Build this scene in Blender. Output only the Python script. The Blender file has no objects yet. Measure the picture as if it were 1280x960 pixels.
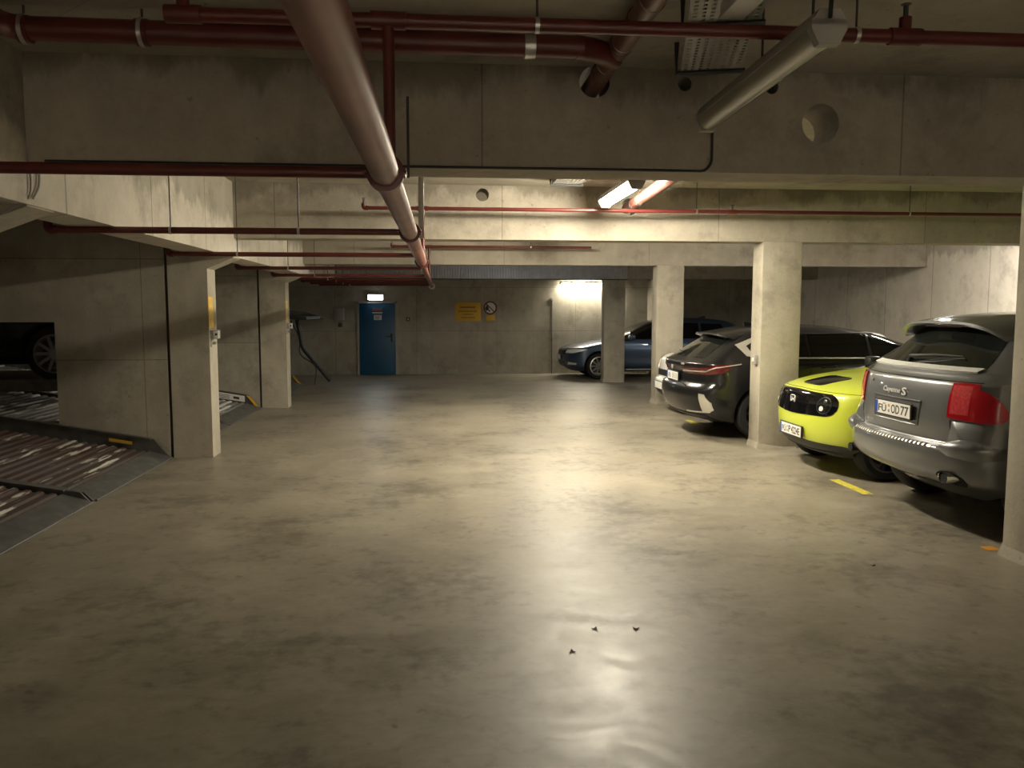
import bpy, bmesh, math, random
from mathutils import Vector, Matrix
random.seed(7)
PI = math.pi
C = bpy.context.scene.collection
SC = bpy.context.scene

# ------------------------------------------------------------------ materials
def nodes(name):
    m = bpy.data.materials.new(name); m.use_nodes = True
    nt = m.node_tree
    return m, nt, nt.nodes['Principled BSDF']

def plain(name, col, rough=.5, metal=0., spec=.5, coat=0., emis=None, estr=0., trans=0., noise=0., nscale=30., bump=0.):
    m, nt, b = nodes(name)
    b.inputs['Base Color'].default_value = (*col, 1)
    b.inputs['Roughness'].default_value = rough
    b.inputs['Metallic'].default_value = metal
    b.inputs['Specular IOR Level'].default_value = spec
    b.inputs['Coat Weight'].default_value = coat
    b.inputs['Coat Roughness'].default_value = .04
    b.inputs['Transmission Weight'].default_value = trans
    if emis:
        b.inputs['Emission Color'].default_value = (*emis, 1); b.inputs['Emission Strength'].default_value = estr
    if noise > 0 or bump > 0:
        tc = nt.nodes.new('ShaderNodeTexCoord')
        n = nt.nodes.new('ShaderNodeTexNoise'); n.inputs['Scale'].default_value = nscale; n.inputs['Detail'].default_value = 6
        nt.links.new(tc.outputs['Object'], n.inputs['Vector'])
        if noise > 0:
            r = nt.nodes.new('ShaderNodeValToRGB')
            r.color_ramp.elements[0].position = .3; r.color_ramp.elements[1].position = .7
            r.color_ramp.elements[0].color = (*[c * (1 - noise) for c in col], 1)
            r.color_ramp.elements[1].color = (*[min(1, c * (1 + noise)) for c in col], 1)
            nt.links.new(n.outputs['Fac'], r.inputs['Fac']); nt.links.new(r.outputs['Color'], b.inputs['Base Color'])
        if bump > 0:
            bp = nt.nodes.new('ShaderNodeBump'); bp.inputs['Strength'].default_value = bump; bp.inputs['Distance'].default_value = .01
            nt.links.new(n.outputs['Fac'], bp.inputs['Height']); nt.links.new(bp.outputs['Normal'], b.inputs['Normal'])
    return m

class NT:
    """small helper to write node graphs"""
    def __init__(s, nt): s.nt = nt
    def n(s, t, **kw):
        x = s.nt.nodes.new(t)
        for k, v in kw.items(): setattr(x, k, v)
        return x
    def l(s, a, b): s.nt.links.new(a, b)
    def noise(s, vec, scale, detail=5, rough=.55):
        x = s.n('ShaderNodeTexNoise'); x.inputs['Scale'].default_value = scale
        x.inputs['Detail'].default_value = detail; x.inputs['Roughness'].default_value = rough
        s.l(vec, x.inputs['Vector']); return x.outputs['Fac']
    def mapping(s, vec, sc):
        x = s.n('ShaderNodeMapping'); x.inputs['Scale'].default_value = sc; s.l(vec, x.inputs['Vector']); return x.outputs['Vector']
    def ramp(s, fac, stops):
        x = s.n('ShaderNodeValToRGB'); e = x.color_ramp.elements
        while len(e) < len(stops): e.new(.5)
        for i, (p, c) in enumerate(stops):
            e[i].position = p; e[i].color = (*c, 1) if len(c) == 3 else c
        s.l(fac, x.inputs['Fac']); return x.outputs['Color']
    def mix(s, mode, fac, a, b):
        x = s.n('ShaderNodeMix', data_type='RGBA', blend_type=mode)
        if isinstance(fac, float): x.inputs[0].default_value = fac
        else: s.l(fac, x.inputs[0])
        for v, i in ((a, 6), (b, 7)):
            if isinstance(v, tuple): x.inputs[i].default_value = (*v, 1)
            else: s.l(v, x.inputs[i])
        return x.outputs[2]
    def math(s, op, a, b=0.):
        x = s.n('ShaderNodeMath', operation=op)
        for v, i in ((a, 0), (b, 1)):
            if isinstance(v, (int, float)): x.inputs[i].default_value = v
            else: s.l(v, x.inputs[i])
        return x.outputs[0]

def g(v): return (v, v, v)

def concrete(name, lo, hi, streak=.35, joints=(2.4, 1.25), jw=.004, bumpd=.25, rough=.85, seed=0., stain_z=None):
    m, nt, b = nodes(name); k = NT(nt)
    tc = k.n('ShaderNodeTexCoord')
    off = k.n('ShaderNodeVectorMath', operation='ADD'); off.inputs[1].default_value = (seed, seed * 2.3, seed * .7)
    k.l(tc.outputs['Object'], off.inputs[0]); v = off.outputs[0]
    big = k.noise(v, .7, 4); mid = k.noise(v, 3.2, 8, .65); fine = k.noise(v, 45, 4)
    f = k.math('ADD', k.math('MULTIPLY', big, .45), k.math('MULTIPLY', mid, .4)); f = k.math('ADD', f, k.math('MULTIPLY', fine, .15))
    col = k.ramp(f, [(.32, lo), (.66, hi)])
    sv = k.mapping(v, (5., 5., .35))
    st = k.noise(sv, 1., 5, .6)
    col = k.mix('MULTIPLY', streak, col, k.ramp(st, [(.35, g(.62)), (.6, g(1.))]))
    pores = k.noise(v, 16, 2)
    col = k.mix('MULTIPLY', .6, col, k.ramp(pores, [(.23, g(.5)), (.3, g(1.))]))
    # formwork joints: brick pattern on (x+y, z)
    sep = k.n('ShaderNodeSeparateXYZ'); k.l(tc.outputs['Object'], sep.inputs[0])
    h = k.math('ADD', sep.outputs[0], sep.outputs[1])
    cmb = k.n('ShaderNodeCombineXYZ'); k.l(h, cmb.inputs[0]); k.l(sep.outputs[2], cmb.inputs[1])
    br = k.n('ShaderNodeTexBrick'); br.offset = 0.
    br.inputs['Scale'].default_value = 1.; br.inputs['Brick Width'].default_value = joints[0]; br.inputs['Row Height'].default_value = joints[1]
    br.inputs['Mortar Size'].default_value = jw; br.inputs['Mortar Smooth'].default_value = .3
    br.inputs['Color1'].default_value = (1, 1, 1, 1); br.inputs['Color2'].default_value = (.9, .9, .9, 1); br.inputs['Mortar'].default_value = (.45, .45, .45, 1)
    k.l(cmb.outputs[0], br.inputs['Vector'])
    col = k.mix('MULTIPLY', .75, col, br.outputs['Color'])
    blot = k.noise(v, 1.7, 7, .7)
    col = k.mix('MULTIPLY', .8, col, k.ramp(blot, [(.33, g(.66)), (.47, g(1.))]))
    if stain_z is not None:
        sz = k.math('ADD', sep.outputs[2], k.math('MULTIPLY', k.math('SUBTRACT', k.noise(k.mapping(v, (1.6, 1.6, .5)), 1.3, 8, .7), .5), .9))
        mr = k.n('ShaderNodeMapRange'); mr.inputs['From Min'].default_value = stain_z-.04; mr.inputs['From Max'].default_value = stain_z+.05
        k.l(sz, mr.inputs['Value'])
        col = k.mix('MULTIPLY', mr.outputs[0], col, (.66, .66, .64))
    k.l(col, b.inputs['Base Color']); b.inputs['Roughness'].default_value = rough; b.inputs['Specular IOR Level'].default_value = .3
    bp = k.n('ShaderNodeBump'); bp.inputs['Strength'].default_value = bumpd; bp.inputs['Distance'].default_value = .012
    k.l(k.math('ADD', mid, k.math('MULTIPLY', fine, .5)), bp.inputs['Height']); k.l(bp.outputs['Normal'], b.inputs['Normal'])
    return m

def floor_material():
    m, nt, b = nodes('polished_concrete_floor'); k = NT(nt)
    tc = k.n('ShaderNodeTexCoord'); v = tc.outputs['Object']
    big = k.noise(v, .55, 5, .6); mid = k.noise(v, 2.1, 9, .7)
    warp = k.n('ShaderNodeVectorMath', operation='ADD'); k.l(v, warp.inputs[0])
    ns = k.n('ShaderNodeTexNoise'); ns.inputs['Scale'].default_value = 1.3; k.l(v, ns.inputs['Vector']); k.l(ns.outputs['Color'], warp.inputs[1])
    drag = k.noise(k.mapping(warp.outputs[0], (1.2, 5., 1.)), 1.6, 7, .7)
    fine = k.noise(v, 14, 10, .75)
    f = k.math('ADD', k.math('MULTIPLY', big, .3), k.math('MULTIPLY', mid, .28)); f = k.math('ADD', f, k.math('MULTIPLY', drag, .24)); f = k.math('ADD', f, k.math('MULTIPLY', fine, .18))
    col = k.ramp(f, [(.38, (.152, .134, .102)), (.5, (.262, .234, .180)), (.62, (.365, .328, .252))])
    st = k.noise(v, 1.1, 3, .5)
    st2 = k.noise(v, 7, 4, .6)
    stain = k.math('MULTIPLY', st, st2)
    col = k.mix('MULTIPLY', .8, col, k.ramp(stain, [(.12, g(.5)), (.23, g(1.))]))
    spots = k.noise(v, 9, 1)
    col = k.mix('MULTIPLY', .7, col, k.ramp(spots, [(.2, g(.45)), (.25, g(1.))]))
    k.l(col, b.inputs['Base Color'])
    r = k.ramp(k.math('ADD', k.math('MULTIPLY', drag, .6), k.math('MULTIPLY', mid, .4)), [(.35, g(.34)), (.65, g(.54))])
    k.l(r, b.inputs['Roughness']); b.inputs['Specular IOR Level'].default_value = .5
    bp = k.n('ShaderNodeBump'); bp.inputs['Strength'].default_value = .06; bp.inputs['Distance'].default_value = .01
    k.l(k.math('ADD', drag, k.math('MULTIPLY', fine, .25)), bp.inputs['Height']); k.l(bp.outputs['Normal'], b.inputs['Normal'])
    return m

def deck_material(name, base, rust, salt, amount):
    m, nt, b = nodes(name); k = NT(nt)
    tc = k.n('ShaderNodeTexCoord'); v = tc.outputs['Object']
    a = k.noise(v, 1.1, 5, .6); f = k.noise(v, 22, 4)
    col = k.mix('MIX', k.ramp(k.math('ADD', k.math('MULTIPLY', a, .7), k.math('MULTIPLY', f, .3)), [(.42, g(0)), (.55, g(1.))]), base, rust)
    s = k.noise(k.mapping(v, (16., 1.5, 16.)), 1., 3, .5)
    s2 = k.noise(v, .9, 2)
    sx = k.n('ShaderNodeSeparateXYZ'); k.l(v, sx.inputs[0])
    near = k.n('ShaderNodeMapRange'); near.inputs['From Min'].default_value = -1.5; near.inputs['From Max'].default_value = -.25; near.inputs['To Max'].default_value = .08
    k.l(sx.outputs[0], near.inputs['Value'])
    msk = k.ramp(k.math('MULTIPLY', s, k.math('ADD', k.math('ADD', s2, near.outputs[0]), .45)), [(amount, g(0)), (amount + .02, g(1.))])
    sep = k.n('ShaderNodeSeparateXYZ'); ge = k.n('ShaderNodeNewGeometry')
    col = k.mix('MIX', msk, col, salt)
    k.l(col, b.inputs['Base Color']); b.inputs['Roughness'].default_value = .75
    return m

M = {}
M['conc_wall'] = concrete('weathered_wall_concrete', (.27, .25, .205), (.48, .445, .37), streak=.28, joints=(2.1, 1.14), jw=.006, seed=4.)
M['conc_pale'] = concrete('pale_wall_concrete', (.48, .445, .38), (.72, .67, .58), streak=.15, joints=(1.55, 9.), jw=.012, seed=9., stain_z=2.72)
M['conc_beam'] = concrete('beam_concrete', (.28, .25, .205), (.47, .43, .355), streak=.2, joints=(2.6, 9.), jw=.006, seed=13., stain_z=3.05)
M['conc_ceiling'] = concrete('ceiling_concrete', (.30, .275, .225), (.47, .435, .36), streak=.1, joints=(2.5, 9.), jw=.003, seed=21.)
M['conc_col'] = concrete('column_concrete', (.31, .285, .23), (.52, .48, .39), streak=.25, joints=(9., 9.), jw=.0, seed=31.)
M['floor'] = floor_material()
M['joint'] = plain('dark_joint_sealant', (.03, .028, .024), .9)
M['red_pipe'] = plain('dark_red_pipe_paint', (.105, .018, .015), .38, noise=.25, nscale=6)
M['red_main'] = plain('worn_red_brown_pipe_paint', (.21, .075, .052), .42, noise=.35, nscale=3.5, metal=.15)
M['drain'] = plain('brown_cast_iron_drain', (.125, .048, .032), .35, noise=.2, nscale=7)
M['steel'] = plain('zinc_steel', (.55, .55, .53), .35, .9)
M['galv'] = plain('galvanised_sheet', (.36, .36, .33), .5, .35, noise=.12, nscale=20)
M['darksteel'] = plain('dark_steel', (.07, .07, .07), .5, .5)
M['black_plastic'] = plain('black_plastic', (.015, .015, .016), .45)
M['gap'] = plain('shadow_gap_black', (.004, .004, .004), .9)
M['grey_plastic'] = plain('grey_plastic_housing', (.34, .33, .30), .45)
M['lens'] = plain('clear_ribbed_lens', (.26, .25, .19), .22, spec=.8)
M['white_plastic'] = plain('white_plastic', (.72, .71, .68), .4)
M['tube'] = plain('lit_tube_cover', (1, 1, 1), .5, emis=(1., .90, .70), estr=215.)
M['tube2'] = plain('lit_tube_cover_far', (1, 1, 1), .5, emis=(1., .90, .70), estr=85.)
M['exit'] = plain('lit_exit_sign', (1, 1, 1), .5, emis=(.86, .95, 1.), estr=22.)
M['exit_green'] = plain('exit_sign_green', (.1, .5, .3), .5, emis=(.3, .8, .6), estr=5.)
M['door_blue'] = plain('blue_door_paint', (.012, .085, .19), .4, noise=.1, nscale=3)
M['door_frame'] = plain('grey_door_frame', (.33, .33, .31), .5)
M['yellow'] = plain('sign_yellow', (.62, .37, .03), .5)
M['yellow_paint'] = plain('worn_yellow_floor_paint', (.62, .55, .07), .6, noise=.35, nscale=18)
M['yellow_tape'] = plain('yellow_tape', (.68, .45, .06), .5, noise=.3, nscale=14)
M['paper'] = plain('white_paper', (.72, .71, .70), .6)
M['ink'] = plain('dark_print', (.05, .03, .02), .6)
M['red_ring'] = plain('dark_red_print', (.10, .02, .015), .5)
M['label_orange'] = plain('orange_label', (.65, .30, .04), .5)
M['cladding'] = plain('ribbed_grey_sheet', (.42, .43, .46), .45, .2, noise=.1, nscale=8)
M['deck1'] = deck_material('rusty_deck_sheet', (.06, .053, .048), (.062, .034, .026), (.40, .38, .34), .60)
M['deck2'] = deck_material('grey_deck_sheet', (.16, .165, .17), (.12, .11, .105), (.50, .50, .48), .52)
M['deckside'] = plain('grey_deck_steel', (.115, .115, .11), .5, .3, noise=.3, nscale=9)
M['tyre'] = plain('tyre_rubber', (.012, .012, .013), .8)
M['rim'] = plain('alloy_rim', (.55, .55, .56), .3, .9)
M['rim_dark'] = plain('dark_alloy_rim', (.10, .10, .105), .3, .8)
M['chrome'] = plain('bright_chrome', (.78, .77, .74), .16, 1.)
M['silver_trim'] = plain('silver_trim', (.66, .64, .58), .35, .6)
M['rim_mid'] = plain('grey_alloy_rim', (.35, .36, .37), .35, .6)
M['glass'] = plain('tinted_car_glass', (.008, .010, .009), .05, spec=.6, coat=.3)
M['glass_dark'] = plain('dark_car_glass', (.004, .004, .005), .06, spec=.55)
M['red_lens'] = plain('red_lamp_lens', (.42, .008, .016), .14, coat=.8, emis=None)
M['red_bright'] = plain('pale_red_lamp_lens', (.62, .06, .07), .2, coat=.6, noise=.25, nscale=60)
M['grey_paint_shaded'] = plain('grey_recess_shade', (.13, .13, .13), .4, .5)  # darker body grey, recess shade put into the colour
M['red_mid'] = plain('smoked_red_lens', (.085, .006, .007), .15, coat=.7)
M['badge'] = plain('silver_badge', (.8, .8, .78), .4, .2)
M['red_dark'] = plain('dark_red_lens', (.10, .006, .008), .2, coat=.4)
M['white_lens'] = plain('clear_lamp_lens', (.70, .70, .68), .1, coat=.8)
M['grey_paint'] = plain('grey_metallic_paint', (.195, .205, .215), .34, .6, coat=.9)
M['yellow_car'] = plain('yellow_green_paint', (.56, .64, .055), .4, coat=.9)
M['black_paint'] = plain('black_metallic_paint', (.010, .010, .011), .3, .1, spec=.35, coat=.55)
M['blue_paint'] = plain('dark_blue_metallic_paint', (.05, .085, .15), .32, .6, coat=1.)
M['white_paint'] = plain('white_car_paint', (.72, .72, .70), .3, coat=.9)
M['dark_paint'] = plain('dark_teal_paint', (.01, .016, .018), .25, .3, coat=.8)
M['plate_white'] = plain('plate_white', (.78, .78, .75), .45)
M['plate_blue'] = plain('plate_blue', (.02, .07, .32), .45)
M['shell'] = plain('rear_wall_concrete', (.42, .39, .33), .9, noise=.2, nscale=2)  # concrete with random tone for the wall behind the camera
M['leaf'] = plain('dry_leaf', (.07, .05, .03), .8)

# ------------------------------------------------------------------ mesh builder
class MB:
    def __init__(s): s.v = []; s.f = []
    def add(s, vs, fs):
        o = len(s.v); s.v += [tuple(v) for v in vs]; s.f += [tuple(i + o for i in f) for f in fs]; return s
    def box(s, x0, x1, y0, y1, z0, z1):
        return s.add([(x0,y0,z0),(x1,y0,z0),(x1,y1,z0),(x0,y1,z0),(x0,y0,z1),(x1,y0,z1),(x1,y1,z1),(x0,y1,z1)],
                     [(0,3,2,1),(4,5,6,7),(0,1,5,4),(1,2,6,5),(2,3,7,6),(3,0,4,7)])
    def bbox(s, x0, x1, y0, y1, z0, z1, bev=.01, seg=2):
        bm = bmesh.new(); bmesh.ops.create_cube(bm, size=1.)
        for v in bm.verts: v.co = Vector(((x0+x1)/2+v.co.x*(x1-x0), (y0+y1)/2+v.co.y*(y1-y0), (z0+z1)/2+v.co.z*(z1-z0)))
        bmesh.ops.bevel(bm, geom=bm.edges[:], offset=bev, segments=seg, profile=.5, affect='EDGES')
        bm.verts.index_update()
        s.add([v.co for v in bm.verts], [[v.index for v in f.verts] for f in bm.faces]); bm.free(); return s
    def prism(s, poly, axis, a, b):
        """poly: 2-D points; axis 'x': (y,z), 'y': (x,z), 'z': (x,y)"""
        def P(p, t): return {'x': (t, p[0], p[1]), 'y': (p[0], t, p[1]), 'z': (p[0], p[1], t)}[axis]
        n = len(poly)
        return s.add([P(p, a) for p in poly] + [P(p, b) for p in poly],
                     [tuple(range(n)), tuple(range(2*n-1, n-1, -1))] + [(i, (i+1) % n, (i+1) % n + n, i+n) for i in range(n)])
    def tube(s, pts, r, seg=14, cap=True, fillet=0.):
        P = [Vector(p) for p in pts]
        if fillet > 0 and len(P) > 2:
            Q = [P[0]]
            for i in range(1, len(P)-1):
                a = (P[i-1]-P[i]); b = (P[i+1]-P[i]); fl = min(fillet, a.length*.48, b.length*.48)
                p0 = P[i]+a.normalized()*fl; p1 = P[i]+b.normalized()*fl
                for t in (0, .2, .4, .6, .8, 1.): Q.append((1-t)**2*p0+2*t*(1-t)*P[i]+t*t*p1)
            Q.append(P[-1]); P = Q
        n = len(P); R = r if isinstance(r, (list, tuple)) else [r]*n
        up = None; vs = []; fs = []
        for i in range(n):
            d = (P[min(i+1, n-1)]-P[max(i-1, 0)]).normalized()
            if up is None:
                up = Vector((0, 0, 1)) if abs(d.z) < .9 else Vector((1, 0, 0))
            up = (up-d*up.dot(d)).normalized(); sd = d.cross(up)
            for j in range(seg):
                a = 2*PI*j/seg; vs.append(P[i]+(up*math.cos(a)+sd*math.sin(a))*R[i])
        for i in range(n-1):
            for j in range(seg):
                fs.append((i*seg+j, i*seg+(j+1) % seg, (i+1)*seg+(j+1) % seg, (i+1)*seg+j))
        if cap: fs += [tuple(range(seg-1, -1, -1)), tuple((n-1)*seg+j for j in range(seg))]
        return s.add(vs, fs)
    def lathe(s, prof, c, axis='y', seg=32, close=False):
        """prof: (r, t) along axis"""
        vs = []; fs = []; n = len(prof)
        for j in range(seg):
            a = 2*PI*j/seg
            for r, t in prof:
                u, w = r*math.cos(a), r*math.sin(a)
                vs.append({'y': (c[0]+u, c[1]+t, c[2]+w), 'x': (c[0]+t, c[1]+u, c[2]+w), 'z': (c[0]+u, c[1]+w, c[2]+t)}[axis])
        for j in range(seg):
            for i in range(n-1 if not close else n):
                fs.append((j*n+i, j*n+(i+1) % n, ((j+1) % seg)*n+(i+1) % n, ((j+1) % seg)*n+i))
        return s.add(vs, fs)
    def grid(s, rows):
        n = len(rows[0]); vs = [p for r in rows for p in r]
        return s.add(vs, [(i*n+j, i*n+j+1, (i+1)*n+j+1, (i+1)*n+j) for i in range(len(rows)-1) for j in range(n-1)])

def mesh_obj(name, mb, mat, parent=None, origin=None, smooth=35):
    me = bpy.data.meshes.new(name)
    o = Vector(origin) if origin is not None else Vector((0, 0, 0))
    me.from_pydata([tuple(Vector(v)-o) for v in mb.v], [], mb.f); me.validate()
    bm = bmesh.new(); bm.from_mesh(me); bmesh.ops.recalc_face_normals(bm, faces=bm.faces); bm.to_mesh(me); bm.free()
    if smooth:
        me.polygons.foreach_set('use_smooth', [True]*len(me.polygons)); me.set_sharp_from_angle(angle=math.radians(smooth))
    for x in (mat if isinstance(mat, (list, tuple)) else [mat]): me.materials.append(x)
    ob = bpy.data.objects.new(name, me); C.objects.link(ob)
    if parent is not None: ob.parent = parent
    elif origin is not None: ob.location = o
    return ob

def tag(o, label, cat, group=None, kind=None):
    o['label'] = label; o['category'] = cat
    if group: o['group'] = group
    if kind: o['kind'] = kind
    return o
def thing(name, label, cat, loc=(0, 0, 0), rotz=0., group=None):
    o = bpy.data.objects.new(name, None); C.objects.link(o); o.empty_display_size = .1
    o.location = loc; o.rotation_euler = (0, 0, rotz); tag(o, label, cat, group); return o
def part(name, mb, mat, parent, label=None, smooth=35, world=True):
    """mesh child; world=True: coordinates given in the world, parent has no rotation"""
    p = parent; off = Vector((0, 0, 0))
    if world:
        while p is not None: off += p.location; p = p.parent
    o = mesh_obj(name, mb, mat, None, None, smooth)
    if world:
        me = o.data; me.transform(Matrix.Translation(-off))
    o.parent = parent
    if label: o['label'] = label
    return o
def struct(name, mb, mat, label=None, cat='structure', smooth=35):
    o = mesh_obj(name, mb, mat, smooth=smooth); o['kind'] = 'structure'
    if label: o['label'] = label; o['category'] = cat
    return o
def solo(name, mb, mat, label, cat, group=None, smooth=35):
    n = len(mb.v); c = [sum(v[i] for v in mb.v)/n for i in (0, 1)]; z = min(v[2] for v in mb.v)
    return tag(mesh_obj(name, mb, mat, None, (c[0], c[1], z), smooth), label, cat, group)

def text_mb(body, w, h, depth=.002):
    """text laid in x (right) / y (up), centred, scaled to w x h, thickness along +z"""
    cu = bpy.data.curves.new('t', 'FONT'); cu.body = body; cu.size = 1.; cu.extrude = .01; cu.offset = .012; cu.resolution_u = 3
    ob = bpy.data.objects.new('t', cu); C.objects.link(ob)
    bpy.context.view_layer.update()
    me = ob.to_mesh()
    vs = [tuple(v.co) for v in me.vertices]; fs = [tuple(p.vertices) for p in me.polygons]
    ob.to_mesh_clear(); bpy.data.objects.remove(ob); bpy.data.curves.remove(cu)
    x0 = min(v[0] for v in vs); x1 = max(v[0] for v in vs); y0 = min(v[1] for v in vs); y1 = max(v[1] for v in vs); z0 = min(v[2] for v in vs)
    vs = [((v[0]-(x0+x1)/2)/(x1-x0)*w, (v[1]-(y0+y1)/2)/(y1-y0)*h, (v[2]-z0)/.02*depth) for v in vs]
    m = MB(); m.add(vs, fs); return m
def place(mb, o, right, up, nrm):
    o, right, up, nrm = Vector(o), Vector(right), Vector(up), Vector(nrm)
    mb.v = [tuple(o+right*v[0]+up*v[1]+nrm*v[2]) for v in mb.v]; return mb

# ------------------------------------------------------------------ dimensions
ZC, ZB = 3.15, 2.545                # ceiling, underside of cross beams
ZBS = [2.545, 2.525, 2.49, 2.42]
KY = [4.93, 9.64, 14.43, 18.80]    # near faces of column rows
CD = .33                           # column / beam depth
XR, XL = 3.92, -2.61               # aisle faces of right / left columns
XW, XLW, YF, YB = 9.0, -8.6, 21.55, -6.0

# ------------------------------------------------------------------ setting
struct('floor', MB().box(XLW-.2, XW+.2, YB-.2, YF+.2, -.2, 0), M['floor'], 'polished grey-brown concrete floor of the driving aisle', 'floor', smooth=0)
struct('ceiling', MB().box(XLW-.2, XW+.2, YB-.2, YF+.2, ZC, ZC+.2), M['conc_ceiling'], 'bare concrete ceiling slab above the pipes', 'ceiling', smooth=0)
struct('wall_far', MB().box(XLW, XW, YF, YF+.2, 0, ZC), M['conc_wall'], 'far concrete wall with the blue door and the yellow sign', 'wall', smooth=0)
struct('wall_right', MB().box(XW, XW+.2, YB, YF, 0, ZC), M['conc_pale'], 'pale stained concrete wall behind the parked cars', 'wall', smooth=0)
struct('wall_left', MB().box(XLW-.2, XLW, YB, YF, 0, ZC), M['conc_wall'], 'concrete wall at the back of the left parking bays', 'wall', smooth=0)
struct('wall_back', MB().box(XLW, XW, YB-.2, YB, 0, ZC), M['shell'], 'concrete wall behind the camera', 'wall', smooth=0)
struct('wall_far_baffle', MB().bbox(5.60, 5.95, YF-.55, YF+.01, 0, ZC, .01), M['conc_wall'], 'added unseen pier shading the far wall behind the blue car', 'wall')  # unseen pier added to keep the far lamp off the right end

def evaluated_boolean(ob, cutter):
    md = ob.modifiers.new('b', 'BOOLEAN'); md.operation = 'DIFFERENCE'; md.object = cutter; md.solver = 'EXACT'
    if hasattr(md, 'material_mode'): md.material_mode = 'TRANSFER'
    bpy.context.view_layer.update()
    dg = bpy.context.evaluated_depsgraph_get()
    me = bpy.data.meshes.new_from_object(ob.evaluated_get(dg), preserve_all_data_layers=True, depsgraph=dg)
    ob.modifiers.remove(md); old = ob.data; ob.data = me; me.name = old.name; bpy.data.meshes.remove(old)
    cm = cutter.data; bpy.data.objects.remove(cutter); bpy.data.meshes.remove(cm)

beam_lab = ['near cross beam with core-drilled holes, dark face towards the camera', 'second cross beam, lit by the lamp in front of it',
            'third cross beam, between the second beam and the far ribbed panel', 'farthest cross beam, behind the ribbed grey panel']
HOLES = {0: [(2.345, 2.85, .118), (.94, 3.062, .092), (2.03, 3.06, .042), (1.49, 3.065, .042)], 1: [(.53, 3.04, .075), (2.27, 2.92, .10)]}
for i, y in enumerate(KY):
    b = struct('beam', MB().box(-2.3, XW, y, y+CD, ZBS[i], ZC), M['conc_beam'], beam_lab[i], 'beam', smooth=0)
    if i in HOLES:
        cm = MB()
        for hx, hz, hr in HOLES[i]:
            cm.tube([(hx, y-.2, hz), (hx, y+CD+.2, hz)], hr, 28)
        cut = mesh_obj('cut', cm, M['conc_beam'], smooth=0); evaluated_boolean(b, cut)
# long beam over the left columns
struct('beam', MB().box(-2.63, -2.3, YB, 20.2, 2.31, ZC), M['conc_pale'], 'long bright beam running over the left columns', 'beam', smooth=0)
# right columns
col_r = ['right column nearest the camera, beside the silver car', 'right column between the yellow car and the black car', 'right column in front of the blue car', 'dark far right column before the nose of the blue car']
for i, y in enumerate(KY):
    x0 = XR-.06 if i == 3 else XR
    m = MB().bbox(x0, x0+.5, y+.004, y+CD-.004, 0, ZBS[i]+.01, .018)
    m.add([(x0-.018, y+.004-.012, 0), (x0+.5, y-.016, 0), (x0+.5, y+CD+.02, 0), (x0-.018, y+CD+.012, 0), (x0+.005, y+.01, .10), (x0+.49, y+.01, .03), (x0+.49, y+CD-.01, .03), (x0+.005, y+CD-.01, .10)],
          [(0, 1, 5, 4), (1, 2, 6, 5), (2, 3, 7, 6), (3, 0, 4, 7), (4, 5, 6, 7)])
    struct('column', m, M['conc_col'], col_r[i], 'column')
# left columns with corbel, partition walls
col_l = ['left column beside the lower left lift, out of frame', 'left column nearest in view, with yellow tape on its edge', 'left column farther back, with a small grey box on its edge']
for i, y in enumerate(KY):
    poly = [(-3.05, 0), (XL, 0), (XL, 2.175), (-2.315, 2.30), (-2.315, 2.34), (-2.65, 2.34), (-2.65, ZC), (-3.05, ZC)]
    if i == 3: continue
    yy = y
    if i == 0: poly = [(-3.05, 0), (-2.95, 0), (-2.95, 2.06), (-2.315, 2.30), (-2.315, 2.34), (-2.65, 2.34), (-2.65, ZC), (-3.05, ZC)]
    struct('column', MB().prism(poly, 'y', yy, yy+CD), M['conc_col'], col_l[i], 'column', smooth=0)
    if i == 3: continue
    struct('trim_%d' % (i+2), MB().box(-3.085, -3.05, y+.02, y+CD-.02, 0, ZC), M['joint'], 'dark vertical joint beside left column', 'trim', smooth=0)
    w = MB()
    if i in (1, 0):   # opening in the wall
        w.box(-4.30, -3.085, y, y+.25, 0, ZC); w.box(-8.6, -4.30, y, y+.25, 1.57, ZC); w.box(-8.6, -4.30, y, y+.25, 0, .42); w.box(-8.6, -8.0, y, y+.25, .42, 1.57)
    else:
        w.box(-8.6, -3.085, y, y+.25, 0, ZC)
    struct('wall_partition', w, M['conc_wall'], ['concrete partition wall left of the camera', 'concrete partition wall with a low opening, behind the rusty lift deck', 'concrete partition wall behind the second lift deck'][i], 'wall', smooth=0)

# ribbed panel along the far beam
t = thing('ribbed_panel', 'ribbed pale grey sheet panel hung along the far cross beam', 'panel', (1.2, KY[3]-.05, 2.39))
m = MB(); poly = []
n = 110; x0, x1 = -2.25, 4.4
for i in range(n):
    a = x0+(x1-x0)*i/n; p = (x1-x0)/n
    poly += [(a, -.03), (a+p*.55, -.03), (a+p*.65, -.012), (a+p*.9, -.012)]
rows = [[(q[0], KY[3]-.012+q[1], z) for q in poly] for z in (2.405, 2.9)]
m.grid(rows); m.box(x0, x1, KY[3]-.02, KY[3]-.001, 2.405, 2.9)
part('ribbed_sheet', m, M['cladding'], t)
part('edge_strip', MB().bbox(x0, x1, KY[3]-.06, KY[3]-.001, 2.385, 2.405, .004), M['darksteel'], t)

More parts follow.
